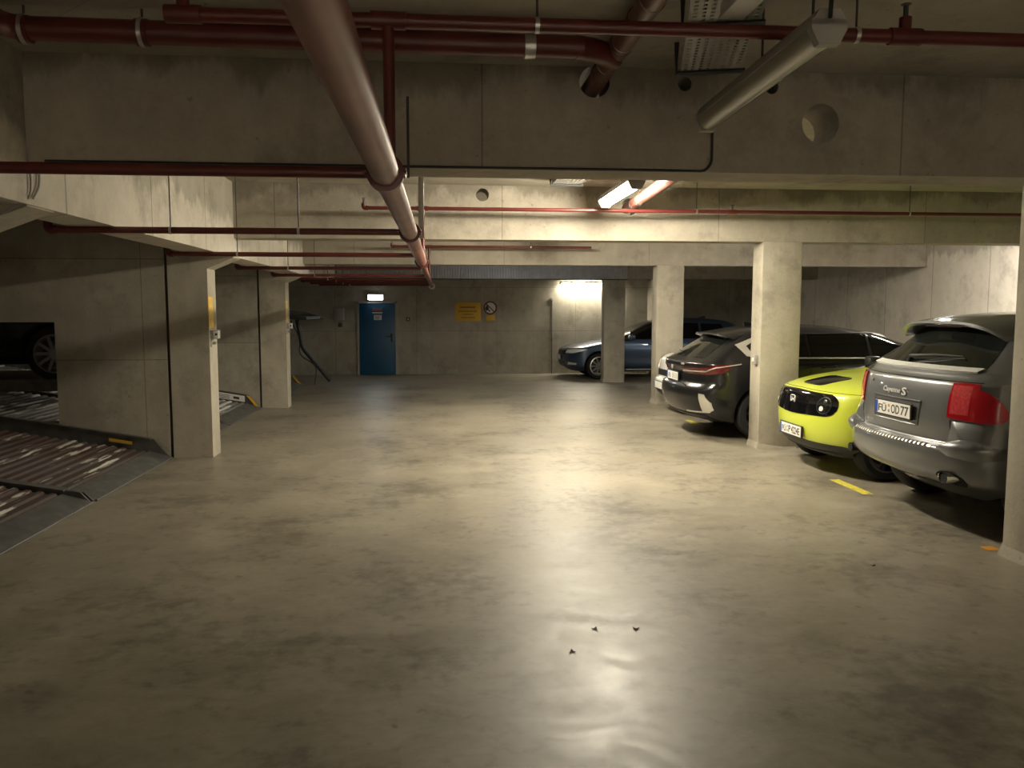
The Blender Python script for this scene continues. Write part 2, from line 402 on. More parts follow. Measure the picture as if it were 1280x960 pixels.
# ------------------------------------------------------------------ door in the far wall
DX0, DX1 = -2.03, -1.10
t = struct('door_1', MB().box(DX0-.06, DX0, YF-.06, YF+.02, 0, 1.92).box(DX1, DX1+.06, YF-.06, YF+.02, 0, 1.92).box(DX0-.06, DX1+.06, YF-.06, YF+.02, 1.86, 1.92), M['door_frame'],
           'blue metal door in the far wall under the lit exit sign', 'door')
part('door_leaf', MB().bbox(DX0+.004, DX1-.004, YF-.05, YF-.005, .01, 1.856, .006), M['door_blue'], t)
hd = MB().bbox(DX1-.12, DX1-.07, YF-.062, YF-.048, .86, 1.08, .004).tube([(DX1-.095, YF-.06, 1.0), (DX1-.095, YF-.11, 1.0), (DX1-.22, YF-.11, 1.0)], .011, 10, fillet=.03)
part('door_handle', hd, M['black_plastic'], t)
part('notice', MB().box(-1.69, -1.43, YF-.054, YF-.0505, 1.66, 1.74), plain('red_notice', (.25, .12, .10), .5), t, 'red and white printed notice', smooth=0)
part('notice', MB().box(-1.69, -1.43, YF-.054, YF-.0505, 1.60, 1.635), M['paper'], t, 'narrow white notice strip', smooth=0)
nb = part('notice', MB().box(-1.65, -1.45, YF-.054, YF-.0505, 1.43, 1.56), M['paper'], t, 'white paper notice', smooth=0)
lm = MB()
for k in range(4): lm.box(-1.62, -1.48-.03*(k % 2), YF-.056, YF-.0535, 1.525-.025*k, 1.533-.025*k)
part('print', lm, M['ink'], nb, smooth=0)
t = thing('exit_sign', 'glowing white emergency exit sign above the blue door', 'exit sign', (-1.6, YF-.06, 1.95))
part('housing', MB().bbox(-1.80, -1.40, YF-.09, YF-.002, 1.94, 2.09, .008), M['white_plastic'], t)
part('sign_face', MB().bbox(-1.785, -1.415, YF-.10, YF-.088, 1.953, 2.077, .004), M['exit'], t)
# switch beside the door, junction boxes
t = thing('light_switch', 'small dark light switch with pale button, right of the blue door', 'switch', (-.77, YF-.03, 1.41))
part('plate', MB().bbox(-.82, -.72, YF-.03, YF-.001, 1.40, 1.50, .006), M['darksteel'], t)
part('button', MB().lathe([(0, -.045), (.024, -.045), (.026, -.03)], (-.77, YF, 1.45), 'y', 16), plain('button_orange', (.7, .45, .3), .4), t)
solo('conduit', MB().tube([(-.77, YF-.012, 1.5), (-.77, YF-.012, 2.6)], .01, 8), M['grey_plastic'], 'thin grey conduit rising from the dark light switch', 'conduit')
t = thing('control_box', 'pale grey control box on the dark far wall, left of the blue door', 'box', (-2.55, YF-.08, 1.4))
part('box_body', MB().bbox(-2.66, -2.41, YF-.12, YF-.001, 1.42, 1.74, .012), M['grey_plastic'], t)
part('cover', MB().bbox(-2.64, -2.43, YF-.135, YF-.118, 1.44, 1.72, .006), M['grey_plastic'], t)
part('socket', MB().bbox(-2.56, -2.46, YF-.10, YF-.001, 1.25, 1.36, .01), M['darksteel'], t)
# yellow sign + prohibition sign
t = thing('warning_sign', 'rectangular yellow sign with four dark text lines on the far wall', 'sign', (.79, YF-.01, 1.40))
part('sign_plate', MB().bbox(.46, 1.13, YF-.02, YF-.002, 1.40, 1.88, .006), M['yellow'], t)
lm = MB(); random.seed(3)
for z, w, h in ((1.76, .42, .034), (1.655, .50, .024), (1.575, .24, .022), (1.49, .34, .024)):
    x = .79-w/2
    while x < .79+w/2-.01:
        c = random.uniform(.014, .026); lm.box(x, x+c, YF-.0225, YF-.0195, z-h/2, z+h/2); x += c+.008
part('print', lm, M['ink'], t, smooth=0)
t = thing('prohibition_sign', 'round no-open-flame prohibition sign beside the yellow sign', 'sign', (1.38, YF-.01, 1.57))
cx, cz = 1.38, 1.745
part('disc', MB().lathe([(0, -.02), (.145, -.02), (.148, -.002), (0, -.002)], (cx, YF, cz), 'y', 40), M['paper'], t)
part('ring', MB().lathe([(.140, -.024), (.175, -.024), (.175, -.003), (.140, -.003)], (cx, YF, cz), 'y', 40, close=True), M['red_ring'], t)
a = PI/4; bar = MB(); u = (math.cos(a)*.145, -math.sin(a)*.145); pr = (math.sin(a)*.013, math.cos(a)*.013)
bar.prism([(cx-u[0]-pr[0], cz-u[1]-pr[1]), (cx-u[0]+pr[0], cz-u[1]+pr[1]), (cx+u[0]+pr[0], cz+u[1]+pr[1]), (cx+u[0]-pr[0], cz+u[1]-pr[1])], 'y', YF-.026, YF-.019)
part('slash', bar, M['red_ring'], t)
fl = [(cx-.085+.05*math.cos(q)*(1 if math.sin(q) < .2 else .6), cz-.0+.075*math.sin(q)) for q in [2*PI*i/18 for i in range(18)]]
part('flame_symbol', MB().prism(fl, 'y', YF-.0225, YF-.0195).box(cx-.045, cx-.005, YF-.0225, YF-.0195, cz-.10, cz-.05), M['ink'], t)
solo('notice', MB().bbox(1.27, 1.50, YF-.015, YF-.002, 1.405, 1.555, .004), M['yellow'], 'small plain yellow notice under the round sign', 'sign')
for bx in (3.02,):
    solo('junction_box', MB().lathe([(0, -.05), (.04, -.05), (.045, -.04), (.045, -.002)], (bx, YF, 1.98), 'y', 20), M['grey_plastic'], 'small round junction box on the lit far wall', 'junction box')
    solo('conduit', MB().tube([(bx, YF-.012, .0), (bx, YF-.012, 1.95)], .009, 8), M['joint'], 'thin dark joint line down the lit far wall below the junction box', 'conduit')  # thin tube models a dark joint line in the wall, not a conduit

# ------------------------------------------------------------------ lamps
def lamp(name, label, a, b, mat, lit, w=.11, h=.085, rods=True, tube_mat=None):
    """wet-room batten between points a and b (centre line)"""
    a, b = Vector(a), Vector(b); d = (b-a).normalized(); L = (b-a).length
    t = thing(name, label, 'lamp', (a+b)/2, 0., None)
    sd = Vector((d.y, -d.x, 0))
    def P(u, s_, z): return tuple(a+d*u+sd*s_+Vector((0, 0, z)))
    def sweep(prof, u0, u1):
        m = MB(); n = len(prof)
        m.add([P(u0, s_, z) for s_, z in prof]+[P(u1, s_, z) for s_, z in prof],
              [tuple(range(n)), tuple(range(2*n-1, n-1, -1))]+[(i, (i+1) % n, (i+1) % n+n, i+n) for i in range(n)])
        return m
    hw = w/2
    part('housing', sweep([(-hw*.6, h*.5), (-hw, h*.15), (-hw, 0), (hw, 0), (hw, h*.15), (hw*.6, h*.5)], 0, L), M['grey_plastic'], t)
    prof = [(-hw*.97, 0.)]+[(-hw*.97*math.cos(q), -h*.55*math.sin(q)) for q in [PI*i/8 for i in range(1, 8)]]+[(hw*.97, 0.)]
    part('diffuser', sweep(prof, .04, L-.04), mat, t)
    for u in (0, L-.045):
        part('end_cap', sweep([(-hw*1.05, h*.2), (-hw*1.05, -h*.1), (-hw*.6, -h*.58), (hw*.6, -h*.58), (hw*1.05, -h*.1), (hw*1.05, h*.2)], u, u+.045), M['grey_plastic'], t)
    if rods:
        for u in (L*.1, L*.45):
            p = a+d*u
            part('hanger_rod', MB().tube([(p.x, p.y, p.z+h*.45), (p.x, p.y, ZC)], .006, 8), M['darksteel'], t)
    return t
lamp('batten_lamp', 'lit fluorescent batten lamp behind the near beam, above the aisle', (1.86, 7.60, 2.91), (1.86, 9.07, 2.91), M['tube'], True, .15, .13)
lamp('batten_lamp', 'lit fluorescent batten lamp on the far wall above the blue car', (3.20, YF-.16, 2.40), (4.68, YF-.16, 2.40), M['tube2'], True, rods=False)
lamp('batten_lamp', 'lit batten lamp hidden between the second and third cross beams', (1.9, 11.6, 2.86), (1.9, 13.07, 2.86), M['tube'], True)
lamp('batten_lamp', 'lit batten lamp above the parked cars, hidden behind the second cross beam', (7.3, 10.25, 2.93), (7.3, 11.7, 2.93), plain('lit_tube_cover_right', (1, 1, 1), .5, emis=(1., .92, .80), estr=190.), True)
lamp('batten_lamp', 'dim batten lamp hidden behind the third cross beam', (1.9, 16.2, 2.86), (1.9, 17.6, 2.86), plain('lit_tube_cover_dim', (1, 1, 1), .5, emis=(.95, .95, .92), estr=22.), True)
un = lamp('batten_lamp', 'unlit fluorescent batten lamp hung in front of the near beam', (1.46, 3.02, 2.77), (1.50, 4.55, 2.77), M['lens'], False, .13, .12)
part('cable', MB().tube([(1.45, 3.0, 2.79), (1.42, 2.93, 2.85), (1.42, 2.92, 3.0), (1.40, 2.95, ZC)], .008, 8, fillet=.04), M['black_plastic'], un)
struct('beam', MB().box(-2.3, XW, -4.2, -3.87, 2.42, ZC), M['conc_beam'], 'added unseen beam screening the fill lamps behind the camera', 'beam', smooth=0)  # added beam keeps direct fill light off the near beam and pipes
rear_fill_mat = plain('rear_fill_emitter', (1, 1, 1), .5, emis=(1., .93, .84), estr=330.)  # emitter of the unseen fill lamps added behind the camera
lamp('batten_lamp', 'added fill lamp behind the camera, left one', (-1.2, -5.1, 2.90), (.3, -5.1, 2.90), rear_fill_mat, True)  # this and the next lamp are added fill for the near end
lamp('batten_lamp', 'added fill lamp behind the camera, right one', (2.2, -5.1, 2.90), (3.7, -5.1, 2.90), rear_fill_mat, True)

# ------------------------------------------------------------------ pipes
def hanger(t, x, y, z, r, top=ZC-.002, axis='x', name='pipe_clamp'):
    ring = [(r+.001, -.009), (r+.004, -.009), (r+.004, .009), (r+.001, .009)]
    c = part(name, MB().lathe(ring, (x, y, z), axis, 20, close=True), M['steel'], t)
    part('rod', MB().tube([(x, y, z+r), (x, y, top)], .005, 8), M['darksteel'], c)
def sprinkler(t, x, y, z, up=True):
    s = 1 if up else -1
    part('sprinkler_head', MB().tube([(x, y, z), (x, y, z+.05*s)], .011, 8).lathe([(0, .05*s), (.02, .052*s), (.022, .056*s), (0, .058*s)], (x, y, z), 'z', 12), M['darksteel'], t)
ZP = 2.28
MX0, MY0, MX1, MY1 = -.236, -2.5, -.138, 20.6
def mainx(y): return MX0+(MX1-MX0)*(y-MY0)/(MY1-MY0)
t = thing('sprinkler_main_pipe', 'long thick red-brown sprinkler main running along the aisle to the far wall', 'pipe', (mainx(9), 9., ZP))
part('pipe', MB().tube([(mainx(-2.5), -2.5, ZP), (mainx(3.46), 3.46, ZP), (mainx(9.9), 9.9, ZP)], .058, 28), M['red_main'], t)
part('pipe', MB().tube([(mainx(9.9), 9.9, ZP), (mainx(10.1), 10.1, ZP), (mainx(20.5), 20.5, ZP)], [.056, .040, .040], 24), M['red_main'], t, 'thinner far section')
def coupling(y, r):
    x = mainx(y)
    c = part('coupling', MB().lathe([(r, -.03), (r+.020, -.026), (r+.020, .026), (r, .03)], (x, y, ZP), 'y', 28), M['red_pipe'], t)
    for s in (-1, 1):
        part('bolt', MB().bbox(x+s*(r+.012)-.014, x+s*(r+.012)+.014, y-.02, y+.02, ZP-.022, ZP+.022, .004).tube([(x+s*(r+.024), y-.045, ZP), (x+s*(r+.024), y+.045, ZP)], .007, 8), M['red_pipe'], c)
coupling(3.48, .058); coupling(9.9, .057); coupling(6.12, .058)
part('seam_ring', MB().lathe([(.058, -.012), (.0605, -.01), (.0605, .01), (.058, .012)], (mainx(7.2), 7.2, ZP), 'y', 28), M['red_main'], t)
part('end_cap', MB().lathe([(.0, .06), (.05, .055), (.066, .02), (.066, -.05), (.04, -.06)], (mainx(20.5), 20.5, ZP), 'y', 18).lathe([(.05, -.07), (.085, -.065), (.085, -.04), (.05, -.035)], (mainx(20.5), 20.5, ZP), 'y', 14), M['badge'], t, 'pale metal end fitting')
part('hanger_channel', MB().bbox(mainx(6.4)+.058, mainx(6.4)+.10, 6.38, 6.42, ZP-.02, ZC, .003), M['galv'], t)
part('rod', MB().tube([(mainx(3.6)+.09, 3.6, ZP), (mainx(3.6)+.09, 3.6, 2.62)], .006, 8), M['darksteel'], t)

ys = [3.48, 6.12, 8.72, 11.6, 14.05, 15.7, 17.0, 18.2, 19.6]
bl = ['nearest left branch pipe, ending at the clamp on the thick main', 'second left branch pipe, dark against the bright beam', 'third left branch pipe from the camera', 'fourth left branch pipe, just behind the second cross beam',
      'left branch pipe in front of the third cross beam', 'left branch pipe just behind the third cross beam', 'left branch pipe above the dark corner, third from the far end', 'left branch pipe above the dark corner, second from the far end', 'farthest left branch pipe, above the exit sign']
for i, (y, lb) in enumerate(zip(ys, bl)):
    xe = -2.74 if i else -6.5
    r = .024
    t = thing('sprinkler_branch_pipe', lb, 'pipe', (-1.4, y, ZP), group='left sprinkler branch pipes')
    if i == 0:
        part('pipe', MB().tube([(xe, y, ZP), (mainx(y)-.05, y, ZP)], r, 14), M['red_pipe'], t)
    else:
        part('pipe', MB().tube([(xe, y, ZP+.10), (xe, y, ZP), (mainx(y)-.05, y, ZP)], r, 14, fillet=.04), M['red_pipe'], t)
        part('elbow', MB().tube([(xe, y, ZP+.055), (xe, y, ZP), (xe+.055, y, ZP)], r+.007, 14, fillet=.035), M['red_pipe'], t)
        sprinkler(t, xe, y, ZP+.10)
    for hx in ((-1.9, -1.0) if i in (1,) else (-2.05,)):
        hanger(t, hx, y, ZP, r)
# upper branch pipes on the right of the main
t = thing('sprinkler_branch_pipe', 'upper dark red branch pipe crossing high in front of the near beam', 'pipe', (1., 3.48, 2.89), group='right sprinkler branch pipes')
part('pipe', MB().tube([(-1.03, 3.48, 2.89), (7.5, 3.48, 2.89)], .029, 16), M['red_pipe'], t)
part('drop_pipe', MB().tube([(mainx(3.48)+.02, 3.48, ZP+.05), (mainx(3.48)+.02, 3.48, 2.89)], .024, 14), M['red_pipe'], t)
for x in (-1.0, 2.02):
    part('tee_fitting', MB().tube([(x-.07, 3.48, 2.89), (x+.07, 3.48, 2.89)], .036, 16).tube([(x, 3.48, 2.89), (x, 3.48, 2.97)], .026, 12), M['red_pipe'], t)
    sprinkler(t, x, 3.48, 2.97)
part('tee_fitting', MB().tube([(mainx(3.48)-.05, 3.48, 2.89), (mainx(3.48)+.09, 3.48, 2.89)], .036, 16), M['red_pipe'], t)
for x in (.42, 1.80, 4.2): hanger(t, x, 3.48, 2.89, .029)
for y, z, xa, xb, lb in ((9.22, 2.825, -.80, 8.6, 'lit salmon red branch pipe in front of the second cross beam'), (14.05, 2.77, -.76, 2.65, 'thin red branch pipe under the second cross beam, in front of the third')):
    t = thing('sprinkler_branch_pipe', lb, 'pipe', (1., y, z), group='right sprinkler branch pipes')
    part('pipe', MB().tube([(xa, y, z), (xb, y, z)], .021, 14), M['red_pipe'], t)
    part('elbow', MB().tube([(xa+.05, y, z), (xa, y, z), (xa, y, z+.05)], .026, 12, fillet=.03), M['red_pipe'], t)
    sprinkler(t, xa, y, z+.05)
    part('drop_pipe', MB().tube([(mainx(y)+.03, y, ZP+.03), (mainx(y)+.03, y, z)], .021, 12), M['red_pipe'], t)
    part('tee_fitting', MB().tube([(mainx(y)-.03, y, z), (mainx(y)+.09, y, z)], .027, 12), M['red_pipe'], t)
    for x in ((2.95, 5.5) if y < 10 else (1.6,)): hanger(t, x, y, z, .021)
    if y < 10:
        part('tee_fitting', MB().tube([(3.32, y, z), (3.42, y, z)], .027, 12), M['red_pipe'], t); sprinkler(t, 3.37, y, z+.02)
# thick waste pipe under the ceiling
t = thing('waste_pipe', 'thick dark red waste pipe under the ceiling, left of the brown drain pipe', 'pipe', (-.5, 4.2, 3.04))
part('pipe', MB().tube([(-2.02, 2.0, 3.05), (-2.02, 4.2, 3.045), (.74, 4.2, 3.03)], .056, 24, fillet=.12), M['red_pipe'], t)
part('bend', MB().tube([(.70, 4.2, 3.03), (.82, 4.24, 3.03), (.93, 4.36, 3.03)], .059, 20, fillet=.05), M['red_pipe'], t)
for x in (-1.94, -1.40):
    part('collar', MB().lathe([(.056, -.03), (.063, -.028), (.063, .028), (.056, .03)], (x, 4.2, 3.04), 'x', 24), M['red_pipe'], t)
    c = part('pipe_clamp', MB().lathe([(.064, -.010), (.068, -.010), (.068, .010), (.064, .010)], (x, 4.2, 3.04), 'x', 24, close=True), M['steel'], t)
    part('rod', MB().tube([(x, 4.2, 3.10), (x, 4.2, ZC)], .006, 8), M['darksteel'], c)
part('coupling', MB().lathe([(.057, -.028), (.061, -.026), (.061, .026), (.057, .028)], (.47, 4.2, 3.03), 'x', 24), M['steel'], t, 'bright steel coupling band')
# brown drain pipe through the hole
t = thing('drain_pipe', 'brown cast iron drain pipe running through the hole in the near beam', 'pipe', (.94, 3., 3.06))
part('pipe', MB().tube([(.94, -1.0, 3.06), (.94, 7.2, 3.05)], .055, 24), M['drain'], t)
for y in (3.62, 3.86, 4.24, 4.46, 4.74):
    part('coupling', MB().lathe([(.055, -.022), (.061, -.02), (.061, .02), (.055, .022)], (.94, y, 3.058), 'y', 24), M['drain'], t)
for y in (4.16, 4.55):
    part('band', MB().lathe([(.0555, -.006), (.0595, -.006), (.0595, .006), (.0555, .006)], (.94, y, 3.058), 'y', 24, close=True), M['steel'], t)
# red-brown pipe behind the near beam
t = thing('drain_pipe', 'short lit red drain pipe entering the second cross beam, right of the lit lamp', 'pipe', (2.36, 8., 2.93))
part('pipe', MB().tube([(2.10, 6.2, ZC), (2.10, 6.2, 2.93), (2.275, 9.8, 2.92)], .06, 22, fillet=.12), plain('salmon_pipe_paint', (.17, .05, .036), .45, noise=.2, nscale=6), t)
part('coupling', MB().lathe([(.06, -.03), (.067, -.028), (.067, .028), (.06, .03)], (2.253, 9.35, 2.92), 'y', 22), M['darksteel'], t)
part('pipe_clamp', MB().lathe([(.06, -.012), (.066, -.012), (.066, .012), (.06, .012)], (2.236, 9.0, 2.92), 'y', 22, close=True).tube([(2.236, 9.0, 2.98), (2.236, 9., ZC)], .006, 8), M['darksteel'], t)
# conduit on the near beam
solo('cable', MB().tube([(-2.2, KY[0]-.010, ZB+.006), (2.2, KY[0]-.010, ZB+.006), (1.66, KY[0]-.010, ZB+.006)][:1]+[(1.62, KY[0]-.010, ZB+.006), (1.66, KY[0]-.018, ZB+.05), (1.66, KY[0]-.018, 2.93)], .008, 8, fillet=.03), M['black_plastic'], 'thin dark cable along the foot of the near beam, turning up below the unlit lamp', 'cable')

t = thing('cable', 'thin looped grey cable hanging on the bright long beam at the left picture edge', 'cable', (-2.28, 5., 2.5))
part('cable_strand', MB().tube([(-2.288, 4.92, 2.62), (-2.288, 4.935, 2.42), (-2.288, 4.915, 2.345), (-2.40, 4.91, 2.272), (-2.7, 4.91, 2.16)], .007, 8, fillet=.04), M['grey_plastic'], t)
part('cable_strand', MB().tube([(-2.288, 5.05, 2.62), (-2.288, 5.03, 2.42), (-2.288, 4.95, 2.345)], .007, 8, fillet=.04), M['grey_plastic'], t)
# ------------------------------------------------------------------ cable trays
def tray(name, label, o, d, L, w, mat=None):
    mat = mat or M['galv']
    o = Vector(o); d = Vector(d).normalized(); sd = Vector((d.y, -d.x, 0))
    t = thing(name, label, 'cable tray', o+d*L/2)
    def P(u, s_, z): return tuple(o+d*u+sd*s_+Vector((0, 0, z)))
    m = MB(); nu = int(L/.045); ns = 8
    # perforated bottom: bars leaving slots
    for j in range(ns+1):
        s0 = -w/2+w*j/ns; hw = .010 if 0 < j < ns else .008
        a, b = s0-hw, s0+hw
        m.add([P(0, a, 0), P(L, a, 0), P(L, b, 0), P(0, b, 0), P(0, a, .002), P(L, a, .002), P(L, b, .002), P(0, b, .002)], [(0, 3, 2, 1), (4, 5, 6, 7), (0, 1, 5, 4), (1, 2, 6, 5), (2, 3, 7, 6), (3, 0, 4, 7)])
    for i in range(nu+1):
        u = L*i/nu; a, b = max(0, u-.011), min(L, u+.011)
        m.add([P(a, -w/2, .0005), P(b, -w/2, .0005), P(b, w/2, .0005), P(a, w/2, .0005), P(a, -w/2, .0025), P(b, -w/2, .0025), P(b, w/2, .0025), P(a, w/2, .0025)], [(0, 3, 2, 1), (4, 5, 6, 7), (0, 1, 5, 4), (1, 2, 6, 5), (2, 3, 7, 6), (3, 0, 4, 7)])
    part('tray_bottom', m, mat, t, smooth=0)
    for s_ in (-1, 1):
        q = s_*w/2; e = q+.0025*s_
        part('side_rail', MB().add([P(0, q, 0), P(L, q, 0), P(L, e, 0), P(0, e, 0), P(0, q, .06), P(L, q, .06), P(L, e, .06), P(0, e, .06)], [(0, 3, 2, 1), (4, 5, 6, 7), (0, 1, 5, 4), (1, 2, 6, 5), (2, 3, 7, 6), (3, 0, 4, 7)]), mat, t, smooth=0)
    for u in (L*.45, L*.97):
        a = Vector(P(u, -w/2-.03, -.012)); b = Vector(P(u, w/2+.03, -.012))
        part('bracket', MB().tube([(a.x, a.y, ZC), tuple(a), tuple(b)], .014, 6), M['darksteel'], t)
    for k in range(5):
        s_ = -w*.3+w*.15*k
        part('cable', MB().tube([P(0, s_, .012), P(L*.5, s_+.01, .012), P(L, s_-.01, .012)], .008, 6), M['black_plastic'], t)
    return t
tray('cable_tray', 'perforated metal cable tray under the ceiling beside the unlit lamp', (1.125, 3.06, 3.0), (.27, 1.05, 0), 1.44, .30)
tray('cable_tray', 'short metal cable tray behind the near beam, left of the lit lamp', (1.42, 5.9, 3.08), (0., 1., 0), 3.2, .30, plain('dull_grey_sheet', (.14, .135, .12), .6, .2))
t = thing('junction_box', 'white plastic junction box under the perforated cable tray', 'junction box', (1.245, 3.3, 2.94))
part('box_body', MB().bbox(1.19, 1.29, 3.09, 3.46, 2.945, 2.997, .006), M['white_plastic'], t)
part('lid', MB().bbox(1.186, 1.294, 3.086, 3.464, 2.932, 2.945, .004), M['white_plastic'], t)

# ------------------------------------------------------------------ lift platforms on the left
def platform(label, y0, y1, mat, sticker=None, z0=0., slope=.173, sidemat=None, hn=.035, hf=.155):
    sidemat = sidemat or M['deckside']
    t = thing('lift_platform', label, 'car lift platform', (-3.1, (y0+y1)/2, 0), group='car lift platforms')
    X0, X1 = -3.09, -8.2
    def Z(x): return z0+.045+slope*(X0-x)
    # corrugated deck: ridges along y
    poly = []; x = X0-.20; p = .105
    while x > X1:
        poly += [(x, Z(x)), (x-p*.42, Z(x-p*.42)), (x-p*.55, Z(x-p*.55)+.018), (x-p*.87, Z(x-p*.87)+.018)]; x -= p
    m = MB(); ny = 1
    m.grid([[(q[0], y, q[1]) for q in poly] for y in (y0+.06, y1-.06)])
    part('deck', m, mat, t, smooth=0)
    # entry ramp plate
    part('entry_plate', MB().prism([(X0+.03, .004+z0), (X0-.02, .035+z0), (X0-.22, Z(X0-.22)+.012), (X0-.22, Z(X0-.22)-.02), (X0-.02, z0+.004)], 'y', y0+.02, y1-.02), sidemat, t)
    part('edge_rail', MB().tube([(X0+.03, y0+.02, .012+z0), (X0+.03, y1-.02, .012+z0)], .011, 8), plain('worn_edge_steel', (.13, .13, .125), .5, .4), t)
    # side flanges
    for y, s in ((y0+.02, 1), (y1-.02, -1)):
        hh = hn if s > 0 else hf
        pl = [(X0+.02, z0+.004), (X0-.03-.9*hh, Z(X0-.03-.9*hh)+hh), (X1, Z(X1)+hh), (X1, Z(X1)-.05), (X0-.3, Z(X0-.3)-.05)]
        part('side_flange', MB().prism(pl, 'y', y-.02*(s > 0), y+.02*(s < 0)+.0).prism([(q[0], q[1]) for q in [(X0-.2, Z(X0-.2)+hh-.005), (X1, Z(X1)+hh-.005), (X1, Z(X1)+hh+.007), (X0-.2, Z(X0-.2)+hh+.007)]], 'y', y-.03, y+.03), sidemat, t, smooth=0)
    yf = y1-.02-.022
    if sticker == 'yellow':
        part('sticker', MB().prism([(-3.49, Z(-3.49)+.06), (-3.74, Z(-3.74)+.06), (-3.74, Z(-3.74)+.095), (-3.49, Z(-3.49)+.095)], 'y', yf-.003, yf+.003), M['yellow'], t, 'narrow yellow sticker', smooth=0)
    if sticker == 'label':
        a = part('sticker', MB().prism([(-3.33, Z(-3.33)+.03), (-3.95, Z(-3.95)+.03), (-3.95, Z(-3.95)+.135), (-3.33, Z(-3.33)+.135)], 'y', yf-.003, yf+.003), M['paper'], t, 'white label with orange end', smooth=0)
        part('label_end', MB().prism([(-3.80, Z(-3.80)+.03), (-3.95, Z(-3.95)+.03), (-3.95, Z(-3.95)+.135), (-3.80, Z(-3.80)+.135)], 'y', yf-.006, yf-.002), M['label_orange'], a, smooth=0)
        q = MB()
        for k in range(3): q.prism([(-3.58, Z(-3.58)+.05+.025*k), (-3.76, Z(-3.76)+.05+.025*k), (-3.76, Z(-3.76)+.058+.025*k), (-3.58, Z(-3.58)+.058+.025*k)], 'y', yf-.006, yf-.002)
        q.prism([(-3.42, Z(-3.42)+.06), (-3.52, Z(-3.52)+.06), (-3.52, Z(-3.52)+.10), (-3.42, Z(-3.42)+.10)], 'y', yf-.006, yf-.002)
        part('print', q, M['ink'], a, smooth=0)
    if sticker in ('label', 'stripe'):
        part('hazard_stripe', MB().prism([(X0+.0, z0+.03), (X0-.155, Z(X0-.155)+.147), (X0-.215, Z(X0-.215)+.15), (X0-.06, z0+.04)], 'y', yf-.003, yf+.003), M['yellow'], t, smooth=0)
    return t
def bay(k): return KY[k]+CD+.03, KY[k+1]-.02
a, b = bay(0); mid = 7.45
platform('rusty corrugated lift deck at the lower left edge of the picture', a, mid-.02, M['deck1'], hf=.045)
platform('rusty corrugated lift deck in front of the wall opening, with narrow yellow sticker', mid+.02, b, M['deck1'], 'yellow')
a, b = bay(1); mid = (a+b)/2
platform('grey lift deck in the second bay, hidden behind the nearest left column', a, mid-.02, M['deck2'], hf=.045)
platform('grey lift deck in the second bay, with white label and yellow corner stripe', mid+.02, b, M['deck2'], 'label')
a, b = bay(2); mid = (a+b)/2
platform('grey lift deck in the third bay, nearer of the two there', a, mid-.02, M['deck2'], hf=.045)
platform('grey lift deck in the third bay, with yellow corner stripe before the dark corner', mid+.02, b, M['deck2'], 'stripe')
# raised upper platform in bay 2 (seen through the opening)
t = thing('raised_lift_platform', 'raised lift platform under the dark car behind the wall opening', 'car lift platform', (-6.2, 11., .80))
part('deck', MB().bbox(-8.5, -4.1, 9.95, 12.0, .80, .86, .01), M['deckside'], t)
part('side_flange', MB().bbox(-8.5, -4.1, 9.93, 9.96, .76, .90, .005), M['deckside'], t)
part('post', MB().bbox(-8.5, -8.35, 9.98, 10.1, .5, 2.2, .01), M['darksteel'], t)
part('post', MB().bbox(-8.5, -8.35, 11.85, 11.97, .5, 2.2, .01), M['darksteel'], t)
# lift mechanism in the dark third bay
t = thing('tilted_lift_platform', 'dark tilted upper lift platform in the third bay with hydraulic arm', 'car lift', (-3.5, 17.6, .2))
part('deck', MB().prism([(-2.62, 1.50), (-8.0, 1.95), (-8.0, 2.02), (-2.62, 1.56)], 'y', 16.7, 18.7), M['darksteel'], t)
part('side_flange', MB().prism([(-2.50, 1.49), (-2.95, 1.66), (-8.0, 2.14), (-8.0, 1.92), (-2.95, 1.46)], 'y', 18.66, 18.72), M['deckside'], t, smooth=0)
part('hydraulic_arm', MB().tube([(-3.12, 18.6, 1.48), (-3.02, 18.6, .85), (-2.42, 18.6, .10)], .045, 10, fillet=.1), M['black_plastic'], t)
part('hose', MB().tube([(-3.25, 18.58, 1.45), (-3.05, 18.58, 1.05), (-3.1, 18.58, .7), (-2.7, 18.55, .45), (-2.75, 18.5, .02)], .014, 8, fillet=.15), M['black_plastic'], t)
part('post', MB().bbox(-3.4, -3.28, 18.5, 18.62, .0, 1.75, .01), M['darksteel'], t)
# key switch boxes and tape on the left columns
for y, lb, lb2 in ((KY[1], 'small grey key switch box on the nearest left column', 'yellow tape strip on the edge of the nearest left column'), (KY[2], 'small grey key switch box on the farther left column', 'yellow tape strip on the edge of the farther left column')):
    t = thing('key_switch', lb, 'switch box', (XL, y+.1, 1.36), group='key switches on the left columns')
    part('box_body', MB().bbox(XL-.03, XL+.085, y+.03, y+.16, 1.375, 1.475, .006), M['grey_plastic'], t)
    part('front_face', MB().bbox(XL+.04, XL+.10, y+.024, y+.034, 1.385, 1.465, .003), M['white_plastic'], t)
    part('key_hole', MB().box(XL+.06, XL+.085, y+.020, y+.026, 1.415, 1.44), M['ink'], t)
    part('button', MB().tube([(XL, y+.09, 1.325), (XL+.055, y+.09, 1.325)], .016, 10).box(XL-.01, XL+.012, y+.05, y+.13, 1.28, 1.37), M['grey_plastic'], t)
    tp = MB()
    for z0, z1 in ((1.50, 1.86),): tp.box(XL-.006, XL+.002, y+.004, y+.20, z0, z1)
    solo('tape_strip', tp, M['yellow_tape'], lb2, 'tape', 'yellow tape strips on the left columns', smooth=0)
t = thing('light_switch', 'small pale switch box on the right column beside the black car', 'switch', (XR, KY[1]+.1, 1.05))
part('box_body', MB().bbox(XR-.045, XR+.002, KY[1]+.06, KY[1]+.15, 1.04, 1.15, .006), M['grey_plastic'], t)
